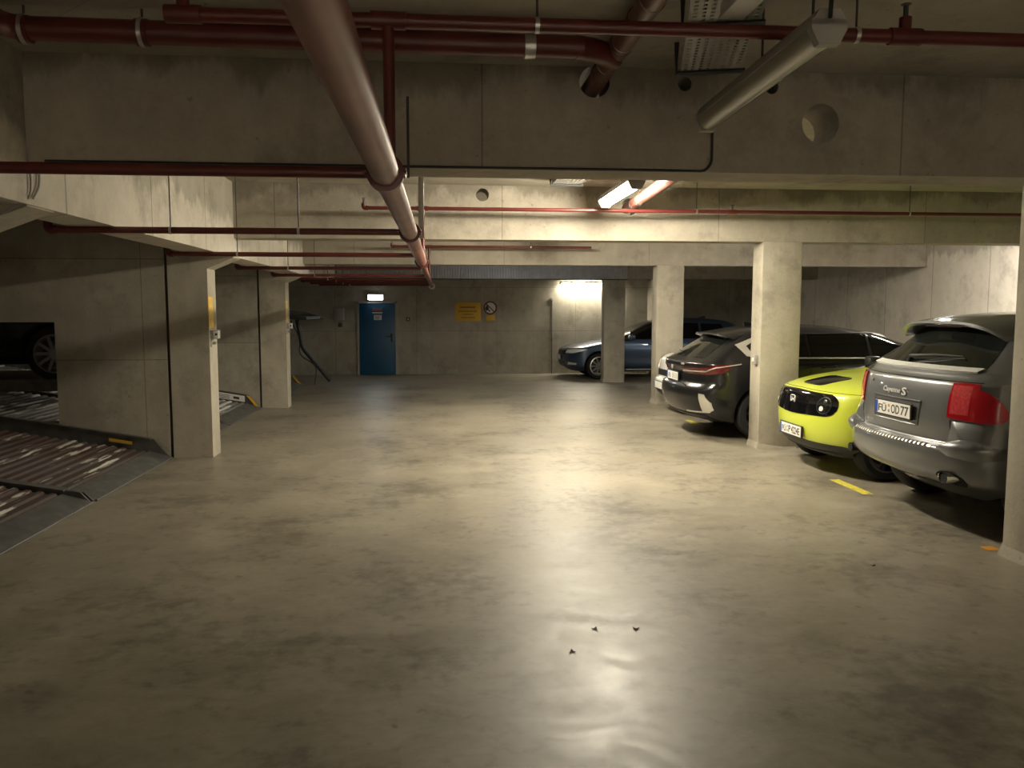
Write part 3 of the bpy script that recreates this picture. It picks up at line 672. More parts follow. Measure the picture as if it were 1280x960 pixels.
part('button', MB().bbox(XR-.055, XR-.044, KY[1]+.08, KY[1]+.13, 1.07, 1.12, .003), M['white_plastic'], t)

# ------------------------------------------------------------------ floor paint
def mark(poly, lb, mat=None):
    solo('parking_mark', MB().prism(poly, 'z', .0005, .003), mat or M['yellow_paint'], lb, 'floor marking', smooth=0)
mark([(3.93, 7.14), (4.03, 7.14), (4.03, 7.80), (3.93, 7.80)], 'yellow parking mark on the floor between the yellow car and the silver car')
mark([(3.80, 11.70), (3.90, 11.70), (3.90, 12.25), (3.80, 12.25)], 'yellow parking mark on the floor under the rear of the black car')
mark([(3.90, 5.36), (4.0, 5.36), (4.0, 5.46), (3.90, 5.46)], 'small worn yellow paint patch beside the nearest right column', M['label_orange'])
for i, (lx, ly) in enumerate(((.83, 4.2), (1.05, 4.18), (.66, 3.92), (2.9, 5.1), (-1.0, 2.75))):
    q = MB(); ang = i*1.3
    pts = [(math.cos(ang+s*PI/3)*(.022 if s % 2 else .012)+lx, math.sin(ang+s*PI/3)*(.022 if s % 2 else .012)+ly) for s in range(6)]
    q.add([(lx, ly, .004)]+[(p[0], p[1], .002+.008*(k % 2)) for k, p in enumerate(pts)], [(0, k+1, (k+1) % 6+1) for k in range(6)])
    q.add([(lx, ly, .0035)]+[(p[0], p[1], .001+.008*(k % 2)) for k, p in enumerate(pts)], [(0, (k+1) % 6+1, k+1) for k in range(6)])
    solo('dry_leaf', q, M['leaf'], ['left of two dry leaf crumbs side by side on the aisle floor', 'right of two dry leaf crumbs side by side on the aisle floor', 'dry leaf crumb just in front of the pair on the aisle floor', 'dry leaf crumb on the floor in front of the silver car', 'dry leaf crumb on the near left floor'][i], 'leaf', 'dry leaf crumbs on the floor')
#CARS>>
# ------------------------------------------------------------------ cars
import bisect
def pchip(xs, ys):
    n = len(xs); h = [xs[i+1]-xs[i] for i in range(n-1)]; dl = [(ys[i+1]-ys[i])/h[i] for i in range(n-1)]; d = [0.]*n
    d[0], d[-1] = dl[0], dl[-1]
    for i in range(1, n-1):
        if dl[i-1]*dl[i] > 0:
            w1 = 2*h[i]+h[i-1]; w2 = h[i]+2*h[i-1]; d[i] = (w1+w2)/(w1/dl[i-1]+w2/dl[i])
    def f(x):
        i = min(max(bisect.bisect_right(xs, x)-1, 0), n-2); t = (x-xs[i])/h[i]
        return ((1+2*t)*(1-t)**2*ys[i]+t*(1-t)**2*h[i]*d[i]+t*t*(3-2*t)*ys[i+1]+t*t*(t-1)*h[i]*d[i+1])
    return f
class Body:
    """car skin as stacked plan outlines; q runs 0 rear centre -> 1 rear corner -> 2 front corner -> 3 front centre (+y side), 6-q on the -y side"""
    def __init__(s, keys, barrel=.04, n=2.6, sub=5):
        s.keys = keys; s.n = n; s.barrel = barrel; s.sub = sub
        ks = list(range(len(keys)))
        s.fz, s.fr, s.ff, s.fw, s.fcr, s.fcf, s.fbr, s.fbf = [pchip(ks, [k[i] for k in keys]) for i in range(8)]
        s.L = max(k[2] for k in keys); s.S = len(keys)-1
    def s_of_z(s, z):
        a, b = 0., float(s.S)
        for _ in range(40):
            m = (a+b)/2
            if s.fz(m) < z: a = m
            else: b = m
        return (a+b)/2
    def outl(s, p, S):
        xr, xf, w = s.fr(S), s.ff(S), s.fw(S); n = s.n
        if p <= 1:
            a = p*PI/2; e = math.sin(a)**(2/n); x = xr+s.fbr(S)*e*e+s.fcr(S)*(1-max(0, math.cos(a))**(2/n))
        elif p >= 2:
            a = (3-p)*PI/2; e = math.sin(a)**(2/n) if a > 0 else 0.; x = xf-s.fbf(S)*e*e-s.fcf(S)*(1-max(0, math.cos(a))**(2/n))
        else:
            e = 1.; a0 = xr+s.fbr(S)+s.fcr(S); a1 = xf-s.fbf(S)-s.fcf(S); x = a0+(a1-a0)*(p-1)
        B = 1-s.barrel*((x-s.L*.52)/(s.L*.5))**2
        return x, w*e*B
    def pos(s, q, S):
        q = q % 6
        if q <= 3: x, y = s.outl(q, S)
        else: x, y = s.outl(6-q, S); y = -y
        return Vector((x, y, s.fz(S)))
    def nrm(s, q, S):
        d = 1e-3
        a = s.pos(q+d, S)-s.pos(q-d, S); S0, S1 = max(0, S-.02), min(s.S, S+.02)
        b = s.pos(q, S1)-s.pos(q, S0); n = a.cross(b)
        if n.length < 1e-12: return Vector((0, 0, 1))
        n.normalize(); c = s.pos(q, S)-Vector((s.L*.5, 0, .75))
        return n if n.dot(c) > 0 else -n
    def q_of(s, pt, front):
        k = pt[0]; S = s.s_of_z(pt[2])
        if k == 's':
            sg = pt[3] if len(pt) > 3 else 1; a, b = 0., 3.
            for _ in range(40):
                m = (a+b)/2
                if s.outl(m, S)[0] < pt[1]: a = m
                else: b = m
            p = (a+b)/2
            return (p if sg > 0 else (6-p if front else -p)), S
        y = pt[1]; a, b = (0., 1.) if k == 'r' else (2., 3.)
        for _ in range(40):
            m = (a+b)/2; yy = s.outl(m, S)[1]
            if (yy < abs(y)) == (k == 'r'): a = m
            else: b = m
        p = (a+b)/2
        if y >= 0: return p, S
        return (-p if k == 'r' else 6-p), S
    def body_mesh(s, nr=14, ns=26):
        P = [i/nr for i in range(nr)]+[1+i/ns for i in range(ns)]+[2+i/nr for i in range(nr)]
        Q = P+[6-p for p in [3.]+P[:0:-1]]
        Q = [p for p in P]+[3.]+[6-p for p in reversed(P[1:])]
        m = MB(); nq = len(Q); SS = []
        for k in range(s.S):
            nsub = max(2, min(7, int(max(abs(s.keys[k+1][0]-s.keys[k][0]), .25*abs(s.keys[k+1][2]-s.keys[k][2]))/.03)))
            SS += [k+i/nsub for i in range(nsub)]
        SS.append(float(s.S))
        vs = [s.pos(q, S) for S in SS for q in Q]
        fs = [(i*nq+j, i*nq+(j+1) % nq, (i+1)*nq+(j+1) % nq, (i+1)*nq+j) for i in range(len(SS)-1) for j in range(nq)]
        m.add(vs, fs)
        for i, zz in ((0, 0), (len(SS)-1, 0)):
            S = SS[i]; c = (s.fr(S)+s.ff(S))/2
            half = nq//2
            # cap: stitch +y side to -y side across the centre
            base = i*nq
            fan = [(base+j, base+j+1, base+(nq-j-1) % nq, base+(nq-j) % nq) if 0 < j < half else None for j in range(half+1)]
            fs2 = [(base+0, base+1, base+nq-1)]
            for j in range(1, half-0):
                a, b = base+j, base+j+1; c_, d_ = base+(nq-j-1), base+(nq-j)
                fs2.append((a, b, c_, d_) if b != c_ else (a, b, d_))
            m.f += fs2
        return m
    def conv(s, pts, step=.02, close=True):
        front = any(p[0] == 'f' for p in pts); out = []
        n = len(pts)
        for i in range(n if close else n-1):
            a, b = pts[i], pts[(i+1) % n]
            d = math.hypot(a[1]-b[1], a[2]-b[2]) if a[0] == b[0] else .15
            k = max(1, int(d/step)); qa = s.q_of(a, front); qb = s.q_of(b, front)
            for j in range(k):
                t = j/k
                if a[0] == b[0]: out.append(s.q_of((a[0], a[1]+(b[1]-a[1])*t, a[2]+(b[2]-a[2])*t)+tuple(a[3:]), front))
                else: out.append((qa[0]+(qb[0]-qa[0])*t, qa[1]+(qb[1]-qa[1])*t))
        if not close: out.append(s.q_of(pts[-1], front))
        return out
    def at(s, q, S, t): return s.pos(q, S)+s.nrm(q, S)*t
    def patch(s, pts, off=.004, deep=-.01, rings=6, dome=0.):
        o = s.conv(pts); n = len(o); cq = sum(a[0] for a in o)/n; cs = sum(a[1] for a in o)/n
        m = MB(); fr = [1.-i/rings for i in range(rings)]
        vs = [s.at(q, S, deep) for q, S in o]
        for f in fr:
            vs += [s.at(cq+(q-cq)*f, cs+(S-cs)*f, (off(cq+(q-cq)*f, cs+(S-cs)*f)*(1-f**3)+.002 if callable(off) else off)+dome*(1-f*f)) for q, S in o]
        vs.append(s.at(cq, cs, (off(cq, cs) if callable(off) else off)+dome)); fs = []
        for r in range(rings):
            for j in range(n): fs.append((r*n+j, r*n+(j+1) % n, (r+1)*n+(j+1) % n, (r+1)*n+j))
        L_ = len(vs)-1
        for j in range(n): fs.append((rings*n+j, rings*n+(j+1) % n, L_))
        return m.add(vs, fs)
    def band(s, lo, hi, off=.004, deep=-.01, rows=4):
        """strip between two open outlines"""
        a = s.conv(lo, .03, False); b = s.conv(hi, .03, False); n = max(len(a), len(b))
        def rs(o):
            out = []
            for i in range(n):
                t = i*(len(o)-1)/(n-1); k = min(int(t), len(o)-2); t -= k
                out.append((o[k][0]+(o[k+1][0]-o[k][0])*t, o[k][1]+(o[k+1][1]-o[k][1])*t))
            return out
        a, b = rs(a), rs(b); R = []
        for r in range(rows+1):
            t = r/rows; R.append([s.at(x[0]+(y[0]-x[0])*t, x[1]+(y[1]-x[1])*t, off) for x, y in zip(a, b)])
        R = [[s.at(x[0], x[1], deep) for x in a]]+R+[[s.at(x[0], x[1], deep) for x in b]]
        return MB().grid(R)
    def line(s, pts, r=.003, off=0., close=False):
        o = s.conv(pts, .04, close)
        if close: o.append(o[0])
        return MB().tube([s.at(q, S, off) for q, S in o], r, 6)

def rounded(pts, k=.25, n=5):
    """round the corners of a one-letter-type outline"""
    out = []; N = len(pts)
    for i in range(N):
        p0, p1, p2 = pts[i-1], pts[i], pts[(i+1) % N]
        if not (p0[0] == p1[0] == p2[0]): out.append(p1); continue
        for j in range(n+1):
            t = j/n; a = [p1[c]+(p0[c]-p1[c])*k for c in (1, 2)]; b = [p1[c]+(p2[c]-p1[c])*k for c in (1, 2)]
            out.append((p1[0],)+tuple((1-t)**2*a[c]+2*t*(1-t)*p1[c+1]+t*t*b[c] for c in (0, 1))+tuple(p1[3:]))
    return out
def sym(pts): return pts+[(p[0], -p[1], p[2]) for p in reversed(pts)]

def wheel(car, x, y, r, w, rimmat, spokes=10, sg=1, twin=False):
    """sg: side the rim faces (+1 = +y)"""
    c = (x, y, r); rr = r*.72
    prof = [(rr, -w*.42), (rr+.01, -w*.5), (r-.03, -w*.5), (r-.008, -w*.40), (r, -w*.25), (r, w*.25), (r-.008, w*.40), (r-.03, w*.5), (rr+.01, w*.5), (rr, w*.42)]
    t = part('wheel', MB().lathe(prof, c, 'y', 40, close=True), M['tyre'], car, world=False)
    m = MB().lathe([(rr, -w*.42), (rr, w*.42), (rr-.018, w*.44), (rr-.03, w*.30), (rr-.035, -w*.3)] if sg > 0 else [(rr, w*.42), (rr, -w*.42), (rr-.018, -w*.44), (rr-.03, -w*.30), (rr-.035, w*.3)], c, 'y', 40)
    m.lathe([(0, sg*w*.36), (.06, sg*w*.36), (.07, sg*w*.30), (.07, sg*w*.1), (0, sg*w*.1)], c, 'y', 20)
    for i in range(spokes):
        a = 2*PI*i/spokes; ca, sa = math.cos(a), math.sin(a)
        def P(u, v, t_): return (x+u*ca-v*sa, y+t_*sg, r+u*sa+v*ca)
        i0, i1 = .05, rr-.02; h0, h1 = .020, .017
        m.add([P(i0, -h0, w*.32), P(i1, -h1, w*.38), P(i1, h1, w*.38), P(i0, h0, w*.32), P(i0, -h0, w*.18), P(i1, -h1, w*.26), P(i1, h1, w*.26), P(i0, h0, w*.18)],
              [(0, 1, 2, 3), (7, 6, 5, 4), (0, 4, 5, 1), (1, 5, 6, 2), (2, 6, 7, 3), (3, 7, 4, 0)])
    part('rim', m, rimmat, t, world=False)
    part('brake_disc', MB().lathe([(0, sg*w*.02), (rr*.72, sg*w*.02), (rr*.72, -sg*w*.1), (0, -sg*w*.1)], c, 'y', 28), M['darksteel'], t, world=False)
    return t
def car_base(name, label, loc, rotz, body, paint, axles, wr, ww, rimmat, spokes, track=.06, rough_interior=True):
    t = thing(name, label, 'car', loc, rotz)
    o = part('body', body.body_mesh(), [paint, M['gap']], t, smooth=50, world=False)
    cm = MB(); W = max(k[3] for k in body.keys)
    for ax in axles:
        for sg in (-1, 1):
            a, b = sorted((sg*(W+.2), sg*(W-ww-.13)))
            cm.tube([(ax, a, wr), (ax, b, wr)], wr+.055, 36)
    cut = mesh_obj('cut', cm, M['gap'], None, None, 35); cut.parent = t
    bpy.context.view_layer.update()
    evaluated_boolean(o, cut); o.data.set_sharp_from_angle(angle=math.radians(50))
    for ax in axles:
        for sg in (-1, 1): wheel(t, ax, sg*(W-ww/2-track), wr, ww, rimmat, spokes, sg)
    return t
def cp(car, name, mb, mat, label=None, smooth=40): return part(name, mb, mat, car, label, smooth, world=False)
def plate(car, x, z, txt, end, h=.11, w=.52, tilt=0., y=0., seals=True):
    """end 'r': faces -x, end 'f': faces +x"""
    if end == 'r': R, U, N = (0, -1, 0), (-math.sin(tilt)*-1, 0, math.cos(tilt)), (-math.cos(tilt), 0, -math.sin(tilt)*-1)
    else: R, U, N = (0, 1, 0), (-math.sin(tilt), 0, math.cos(tilt)), (math.cos(tilt), 0, math.sin(tilt))
    o = Vector((x, y, z))
    def B(a, b, c, d, e, f_): return place(MB().bbox(a, b, c, d, e, f_, .0015, 1), o, R, U, N)
    t = cp(car, 'license_plate', B(-w/2-.012, w/2+.012, -h/2-.010, h/2+.010, -.012, .004), M['black_plastic'])
    part('plate_face', B(-w/2, w/2, -h/2, h/2, .003, .007), M['plate_white'], t, world=False)
    part('blue_strip', B(-w/2+.002, -w/2+.044, -h/2+.002, h/2-.002, .006, .009), M['plate_blue'], t, world=False)
    if txt:
        for s_, cx_, tw in txt:
            part('plate_text', place(text_mb(s_, tw, h*.68, .002), o+Vector(R)*cx_+Vector(N)*.0065, R, U, N), M['ink'], t, world=False, smooth=0)
    if seals:
        for zz in (.022, -.022):
            part('plate_seal', place(MB().lathe([(0, .009), (.013, .009), (.014, .006)], (seals, zz, 0), 'z', 14), o, R, U, N), M['label_orange'] if zz > 0 else M['galv'], t, world=False)
    return t
def chars(car_plate_o, n): pass
def mirror(car, x, y, z, paint, sg):
    m = MB().bbox(x-.07, x+.09, min(y, y+sg*.14), max(y, y+sg*.14), z-.01, z+.125, .035, 3)
    m.bbox(x-.0, x+.05, min(y-sg*.06, y+sg*.03), max(y-sg*.06, y+sg*.03), z-.03, z+.03, .01)
    cp(car, 'mirror', m, paint)
def handle(car, b, x, z, sg, mat):
    q, S = b.q_of(('s', x, z, sg), False); p0 = b.at(q, S, .0)
    q1, S1 = b.q_of(('s', x+.2, z+.01, sg), False); p1 = b.at(q1, S1, .0)
    n = b.nrm(q, S)
    cp(car, 'door_handle', MB().tube([p0, p0+n*.03+(p1-p0)*.12, p1+n*.03+(p0-p1)*.12, p1], .013, 8), mat)
def rail(car, b, x0, x1, z0, sg, mat, y):
    pts = [(x0, sg*y*.97, z0-.04), (x0+.10, sg*y, z0), ((x0+x1)/2, sg*(y+.005), z0+.012), (x1-.12, sg*y, z0), (x1, sg*y*.97, z0-.05)]
    cp(car, 'roof_rail', MB().tube(pts, .014, 8, fillet=.06), mat)

# ---- silver-grey SUV, rear to the aisle
K = [(.24, .45, 4.40, .84, .22, .3, .08, .1), (.33, .30, 4.62, .90, .24, .35, .09, .12), (.40, .11, 4.72, .94, .26, .40, .09, .14), (.48, .02, 4.77, .953, .27, .42, .09, .14),
     (.58, 0, 4.78, .962, .28, .42, .09, .14), (.655, .005, 4.77, .964, .28, .42, .09, .14), (.685, .03, 4.765, .964, .28, .42, .09, .14), (.693, .085, 4.76, .964, .27, .42, .085, .14), (.71, .105, 4.75, .964, .27, .42, .08, .14),
     (.86, .098, 4.68, .963, .27, .42, .08, .16), (1.0, .105, 4.45, .957, .27, .42, .08, .2), (1.10, .118, 4.05, .948, .27, .42, .08, .2), (1.165, .135, 3.76, .935, .27, .42, .08, .16), (1.18, .165, 3.70, .93, .27, .42, .08, .16),
     (1.235, .205, 3.60, .912, .27, .38, .08, .14), (1.26, .26, 3.55, .90, .27, .36, .08, .14), (1.42, .45, 3.25, .825, .25, .32, .08, .12), (1.56, .60, 2.93, .745, .24, .3, .08, .12), (1.63, .70, 2.70, .69, .24, .3, .08, .12),
     (1.67, .88, 2.45, .62, .24, .3, .08, .12), (1.692, 1.15, 2.15, .50, .2, .24, .06, .1), (1.70, 1.4, 1.9, .30, .1, .12, .03, .03)]
b = Body(K, .035)
G = M['grey_paint']
car = car_base('car', 'silver-grey SUV parked rear-first beside the nearest right column', (3.68, 6.43, 0), 0., b, G, (.93, 3.785), .365, .255, M['rim'], 10)
rw = rounded(sym([('r', .70, 1.272), ('r', .53, 1.575)])[:4], .14)
cp(car, 'rear_window', b.patch([('r', -.70, 1.272), ('r', .70, 1.272), ('r', .665, 1.36), ('r', .55, 1.60), ('r', -.55, 1.60), ('r', -.665, 1.36)], .004), M['glass'])
cp(car, 'window_edge_line', b.band([('r', -.70, 1.236), ('r', .70, 1.236)], [('r', -.70, 1.264), ('r', .70, 1.264)], .016), M['badge'], 'pale strip painted as the lit lip under the rear window')  # pale colour stands in for light caught on the tailgate lip
# roof spoiler
def spoiler(prof, w, dx, dz):
    rows = []
    for i in range(25):
        y = -w+2*w*i/24; e = abs(y/w); k = e**5
        rows.append([Vector((x+dx*k*(1-(x-prof[0][0])/(prof[4][0]-prof[0][0])*.8), y, z-dz*k-.012*e*e)) for x, z in prof])
    m = MB().grid([r+r[:1] for r in rows]); n = len(prof)
    m.add(rows[0], [tuple(range(n))]); m.add(rows[-1], [tuple(range(n))])
    return m
sp = cp(car, 'roof_spoiler', spoiler([(.47, 1.585), (.445, 1.60), (.455, 1.618), (.60, 1.648), (.86, 1.676), (.86, 1.62), (.66, 1.60), (.52, 1.592)], .66, .10, .10), G)
part('brake_light', MB().bbox(.49, .56, -.24, .24, 1.572, 1.592, .003), M['red_dark'], sp, world=False)
for sg in (-1, 1):
    tl = [('r', sg*.615, 1.158), ('r', sg*.70, 1.163), ('r', sg*.80, 1.160), ('s', .27, 1.135, sg), ('s', .33, 1.095, sg), ('s', .385, 1.03, sg), ('s', .415, .97, sg), ('s', .415, .925, sg), ('s', .385, .892, sg), ('s', .32, .882, sg), ('s', .27, .881, sg), ('r', sg*.80, .888), ('r', sg*.70, .892), ('r', sg*.605, .900), ('r', sg*.605, 1.03)]
    tm = cp(car, 'taillight', b.patch(tl, .014, -.01, 7), M['red_lens'])
    part('inner_lens', b.band([('r', sg*.625, .93), ('r', sg*.76, .93)], [('r', sg*.625, 1.145), ('r', sg*.76, 1.145)], .0152, .010, 4), M['red_bright'], tm, world=False)
    bc = [('r', sg*.645, .872), ('r', sg*.74, .876), ('r', sg*.84, .877), ('s', .30, .874, sg), ('s', .40, .86, sg), ('s', .50, .76, sg), ('s', .50, .62, sg), ('r', sg*.86, .60), ('r', sg*.70, .62), ('r', sg*.60, .672), ('r', sg*.615, .74)]
    cp(car, 'bumper_corner', b.patch(bc, lambda q, S: .055*max(0., min(1., (1.0-min(abs(q), 6-abs(q)))/.30))**.7+.012, -.01, 12), G)
    # rear side glass, front doors glass
    cp(car, 'side_window', b.patch([('s', .85, 1.27, sg), ('s', 1.42, 1.235, sg), ('s', 1.42, 1.55, sg), ('s', 1.05, 1.53, sg)], .004), M['glass'])
    cp(car, 'side_window', b.patch([('s', 1.50, 1.23, sg), ('s', 2.32, 1.215, sg), ('s', 2.32, 1.57, sg), ('s', 1.50, 1.56, sg)], .004), M['glass'])
    cp(car, 'side_window', b.patch([('s', 2.40, 1.21, sg), ('s', 3.42, 1.20, sg), ('s', 2.95, 1.50, sg), ('s', 2.40, 1.57, sg)], .004), M['glass'])
    mirror(car, 3.2, sg*.93, 1.16, G, sg)
    handle(car, b, 1.55, 1.05, sg, G); handle(car, b, 2.55, 1.03, sg, G)
    for xx in (1.46, 2.36, 3.5):
        cp(car, 'door_seam', b.line([('s', xx, .45, sg), ('s', xx, 1.2, sg)], .003), M['gap'])
    # exhaust
    for dz in (0,):
        ex = MB(); cx, cy, cz = (.085 if sg < 0 else .26), sg*.70, .455
        rows = []
        for xx, k in ((.30, .9), (.02, .9), (.005, .87), (.02, .78), (.25, .78)):
            rows.append([(cx+xx, cy+.070*k*math.cos(2*PI*j/24), cz+.048*k*math.sin(2*PI*j/24)) for j in range(25)])
        ex.grid(rows); e = cp(car, 'exhaust_pipe', ex, M['chrome'])
        part('exhaust_bore', MB().tube([(.10, cy, cz), (.30, cy, cz)], .041, 16), M['gap'], e, world=False)
        cp(car, 'exhaust_notch_shade', b.patch([('r', cy-sg*.01+sg*.10*math.cos(2*PI*j/16), .442+.062*math.sin(2*PI*j/16)) for j in range(16)], .003), M['gap'])  # black patch painted for the shaded cut-out in the bumper
    cp(car, 'headlight', b.patch([('f', sg*.52, .78), ('f', sg*.80, .80), ('s', 4.35, .90, sg), ('s', 4.15, .98, sg), ('f', sg*.62, .95)], .008), M['white_lens'])
cp(car, 'windshield', b.patch([('f', -.72, 1.20), ('f', .72, 1.20), ('f', .60, 1.55), ('f', -.60, 1.55)], .004), M['glass'])
cp(car, 'grille', b.patch([('f', -.6, .45), ('f', .6, .45), ('f', .5, .66), ('f', -.5, .66)], .006), M['black_plastic'])
# tailgate seams
cp(car, 'tailgate_seam', b.line([('r', -.80, 1.172), ('r', .80, 1.172)], .004), M['gap'])
for sg in (-1, 1): cp(car, 'tailgate_seam', b.line([('r', sg*.64, .72), ('r', sg*.625, .88)], .003), M['gap'])
cp(car, 'bumper_tread', b.band([('r', -.56, .664), ('r', .56, .664)], [('r', -.56, .682), ('r', .56, .682)], .004), M['silver_trim'])
R_ = [[], []]
for i in range(49):
    y = -.53+1.06*i/48; q, S = b.q_of(('r', y, .664), False); R_[0].append(b.at(q, S, .012 if i % 2 else .004)); q, S = b.q_of(('r', y, .684), False); R_[1].append(b.at(q, S, .010 if i % 2 else .003))
cp(car, 'tread_ribs', MB().grid(R_), M['darksteel'], smooth=0)
# painted shade of the plate recess, and plate
cp(car, 'plate_recess_shade', b.patch([('r', -.33, .985), ('r', -.30, .835), ('r', .30, .835), ('r', .33, .985)], .002), M['grey_paint_shaded'])  # flat darker patch paints the shade inside the recess
cp(car, 'plate_recess_frame', b.line([('r', -.335, .99), ('r', -.31, .80), ('r', .31, .80), ('r', .335, .99)], .006, .001), G)
cp(car, 'plate_recess_lip', b.line([('r', -.335, .988), ('r', .335, .988)], .008, .004), G)
plate(car, .084, .893, [('FÜ', -.145, .12), ('OD', .05, .12), ('77', .185, .11)], 'r', seals=-.045)
# badge lettering
bd = place(text_mb('Cayenne', .25, .058, .004), (.103, .055, 1.045), (0, -1, 0), (.0, -.25, 1), (-1, 0, 0)); cp(car, 'badge', bd, M['badge'], 'silver script lettering', smooth=0)
bd = place(text_mb('S', .062, .066, .004), (.103, -.125, 1.05), (0, -1, 0), (.0, -.25, 1), (-1, 0, 0)); cp(car, 'badge', bd, M['badge'], 'silver letter S', smooth=0)
cp(car, 'lock_button', b.patch([('r', .42+.018*math.cos(i*PI/6), 1.10+.012*math.sin(i*PI/6)) for i in range(12)], .006), M['chrome'])
# wiper
q, S = b.q_of(('r', .12, 1.30), False); p0 = b.at(q, S, .03); q, S = b.q_of(('r', -.44, 1.335), False); p1 = b.at(q, S, .02)
q0, S0 = b.q_of(('r', .14, 1.285), False); pp = b.at(q0, S0, .0)
cp(car, 'wiper', MB().tube([pp, p0, p0+(p1-p0)*.5+Vector((-.012, 0, .012)), p1], [.026, .020, .010, .006], 8).tube([p0+Vector((.0, -.05, -.012)), p1+Vector((0, -.03, -.012))], .007, 6), M['black_plastic'])

# ---- yellow-green small hatchback, front to the aisle
L = 3.894
K = [(.20, .25, 3.66, .78, .28, .34, .05, .08), (.28, .10, 3.80, .835, .28, .36, .06, .09), (.33, .05, 3.85, .86, .28, .36, .06, .09), (.44, .01, 3.885, .874, .28, .36, .06, .09), (.56, 0, 3.894, .876, .28, .36, .06, .09), (.68, .0, 3.885, .876, .28, .36, .06, .09),
     (.78, .015, 3.862, .872, .28, .35, .06, .09), (.845, .025, 3.835, .867, .28, .35, .06, .09), (.875, .03, 3.79, .862, .28, .34, .06, .09), (.92, .035, 3.66, .855, .28, .33, .06, .10), (.965, .045, 3.46, .845, .28, .33, .06, .12), (1.0, .05, 3.20, .835, .28, .32, .06, .12),
     (1.02, .06, 3.0, .828, .28, .3, .06, .1), (1.035, .07, 2.90, .822, .27, .28, .06, .1), (1.2, .14, 2.63, .75, .26, .26, .06, .1), (1.38, .26, 2.28, .672, .25, .26, .06, .1), (1.455, .38, 2.02, .63, .25, .25, .06, .1), (1.495, .62, 1.72, .54, .22, .24, .05, .08), (1.512, .95, 1.35, .30, .12, .12, .02, .02)]
b = Body(K, .04)
Y = M['yellow_car']
car = car_base('car', 'yellow-green small hatchback parked nose-out between the silver car and the column', (3.80+L, 8.45, 0), PI, b, Y, (.70, 3.23), .31, .21, M['rim_dark'], 5)
fp = [('f', .58, .632), ('f', .64, .655), ('f', .675, .70), ('f', .685, .745), ('f', .675, .79), ('f', .64, .83), ('f', .58, .852), ('f', 0., .864)]
fp = fp+[('f', -p[1], p[2]) for p in fp[-2::-1]]+[('f', 0., .612)]
pn = cp(car, 'front_panel', b.patch(fp, .006, -.01, 7), M['glass_dark'], 'glossy black front panel')
for sg in (-1, 1):
    circ = [('f', sg*(.535+.092*math.cos(2*PI*i/20)), .738+.092*math.sin(2*PI*i/20)) for i in range(20)]
    h = cp(car, 'headlight', b.patch(circ, .008, 0, 4, .004), M['glass'])
    part('light_ring', b.line([('f', sg*(.535+.083*math.cos(2*PI*i/20)), .738+.083*math.sin(2*PI*i/20)) for i in range(20)], .004, .008, True), M['rim_dark'], h, world=False)
    part('lens', b.patch([('f', sg*(.515+.026*math.cos(2*PI*i/14)), .705+.026*math.sin(2*PI*i/14)) for i in range(14)], .012, 0, 3, .004), M['white_lens'], h, world=False)
    part('lens', b.patch([('f', sg*(.545+.020*math.cos(2*PI*i/14)), .775+.024*math.sin(2*PI*i/14)) for i in range(14)], .012, 0, 3, .004), M['rim_dark'], h, world=False)
    cp(car, 'side_window', b.patch([('s', .55, 1.05, sg), ('s', 1.30, 1.04, sg), ('s', 1.30, 1.39, sg), ('s', .72, 1.36, sg)], .004), M['glass'])
    cp(car, 'side_window', b.patch([('s', 1.38, 1.04, sg), ('s', 2.62, 1.04, sg), ('s', 2.25, 1.32, sg), ('s', 2.05, 1.395, sg), ('s', 1.38, 1.395, sg)], .004), M['glass'])
    mirror(car, 2.5, sg*.80, 1.03, M['black_plastic'], sg)
    for xx in (1.34, 2.72): cp(car, 'door_seam', b.line([('s', xx, .38, sg), ('s', xx, 1.0, sg)], .003), M['gap'])
    cp(car, 'taillight', b.patch([('r', sg*(.55+.09*math.cos(2*PI*i/20)), .76+.09*math.sin(2*PI*i/20)) for i in range(20)], .008), M['red_lens'])
q, S = b.q_of(('f', 0, .752), True); p = b.at(q, S, .004)
lg = MB()
for s_ in (-1, 1): lg.add(*(lambda x: ([(p.x+a, s_*c, p.z+d) for a, c, d in x], [(0, 3, 2, 1), (4, 5, 6, 7), (0, 1, 5, 4), (1, 2, 6, 5), (2, 3, 7, 6), (3, 0, 4, 7)]))([(0, .018, -.026), (0, .028, -.026), (0, .034, .026), (0, .024, .026), (.008, .018, -.026), (.008, .028, -.026), (.008, .034, .026), (.008, .024, .026)]))
lg.box(p.x, p.x+.008, -.026, .026, p.z-.006, p.z+.006)
ol = [(.048, -.036), (.055, .0), (.056, .03), (.045, .043), (-.045, .043), (-.056, .03), (-.055, 0), (-.048, -.036), (-.03, -.043), (.03, -.043)]
lg.tube([(p.x+.006, a, p.z+c) for a, c in ol+ol[:1]], .004, 6)
cp(car, 'badge', lg, M['badge'], 'chrome badge in a rounded frame')
cp(car, 'charge_flap', b.patch(rounded([('f', -.22, .912), ('f', .22, .912), ('f', .24, .985), ('f', -.24, .985)], .2), .005, -.004, 5), M['glass_dark'], 'black charging flap on the bonnet')
cp(car, 'bonnet_seam', b.line([('f', -.80, .868), ('f', 0, .880), ('f', .80, .868)], .003), M['gap'])
cp(car, 'lower_bumper', b.band([('s', 3.25+.28, .215, 1), ('f', .70, .215), ('f', 0, .215), ('f', -.70, .215), ('s', 3.25+.28, .215, -1)], [('s', 3.25+.28, .32, 1), ('f', .70, .345), ('f', 0, .350), ('f', -.70, .345), ('s', 3.25+.28, .32, -1)], .008), M['black_plastic'])
cp(car, 'bumper_lip', b.line([('f', -.62, .262), ('f', 0, .258), ('f', .62, .262)], .008, .010), M['darksteel'])
plate(car, 3.897, .425, [('FÜ', -.15, .10), ('P', -.01, .05), ('4224E', .13, .20)], 'f', seals=-.065)
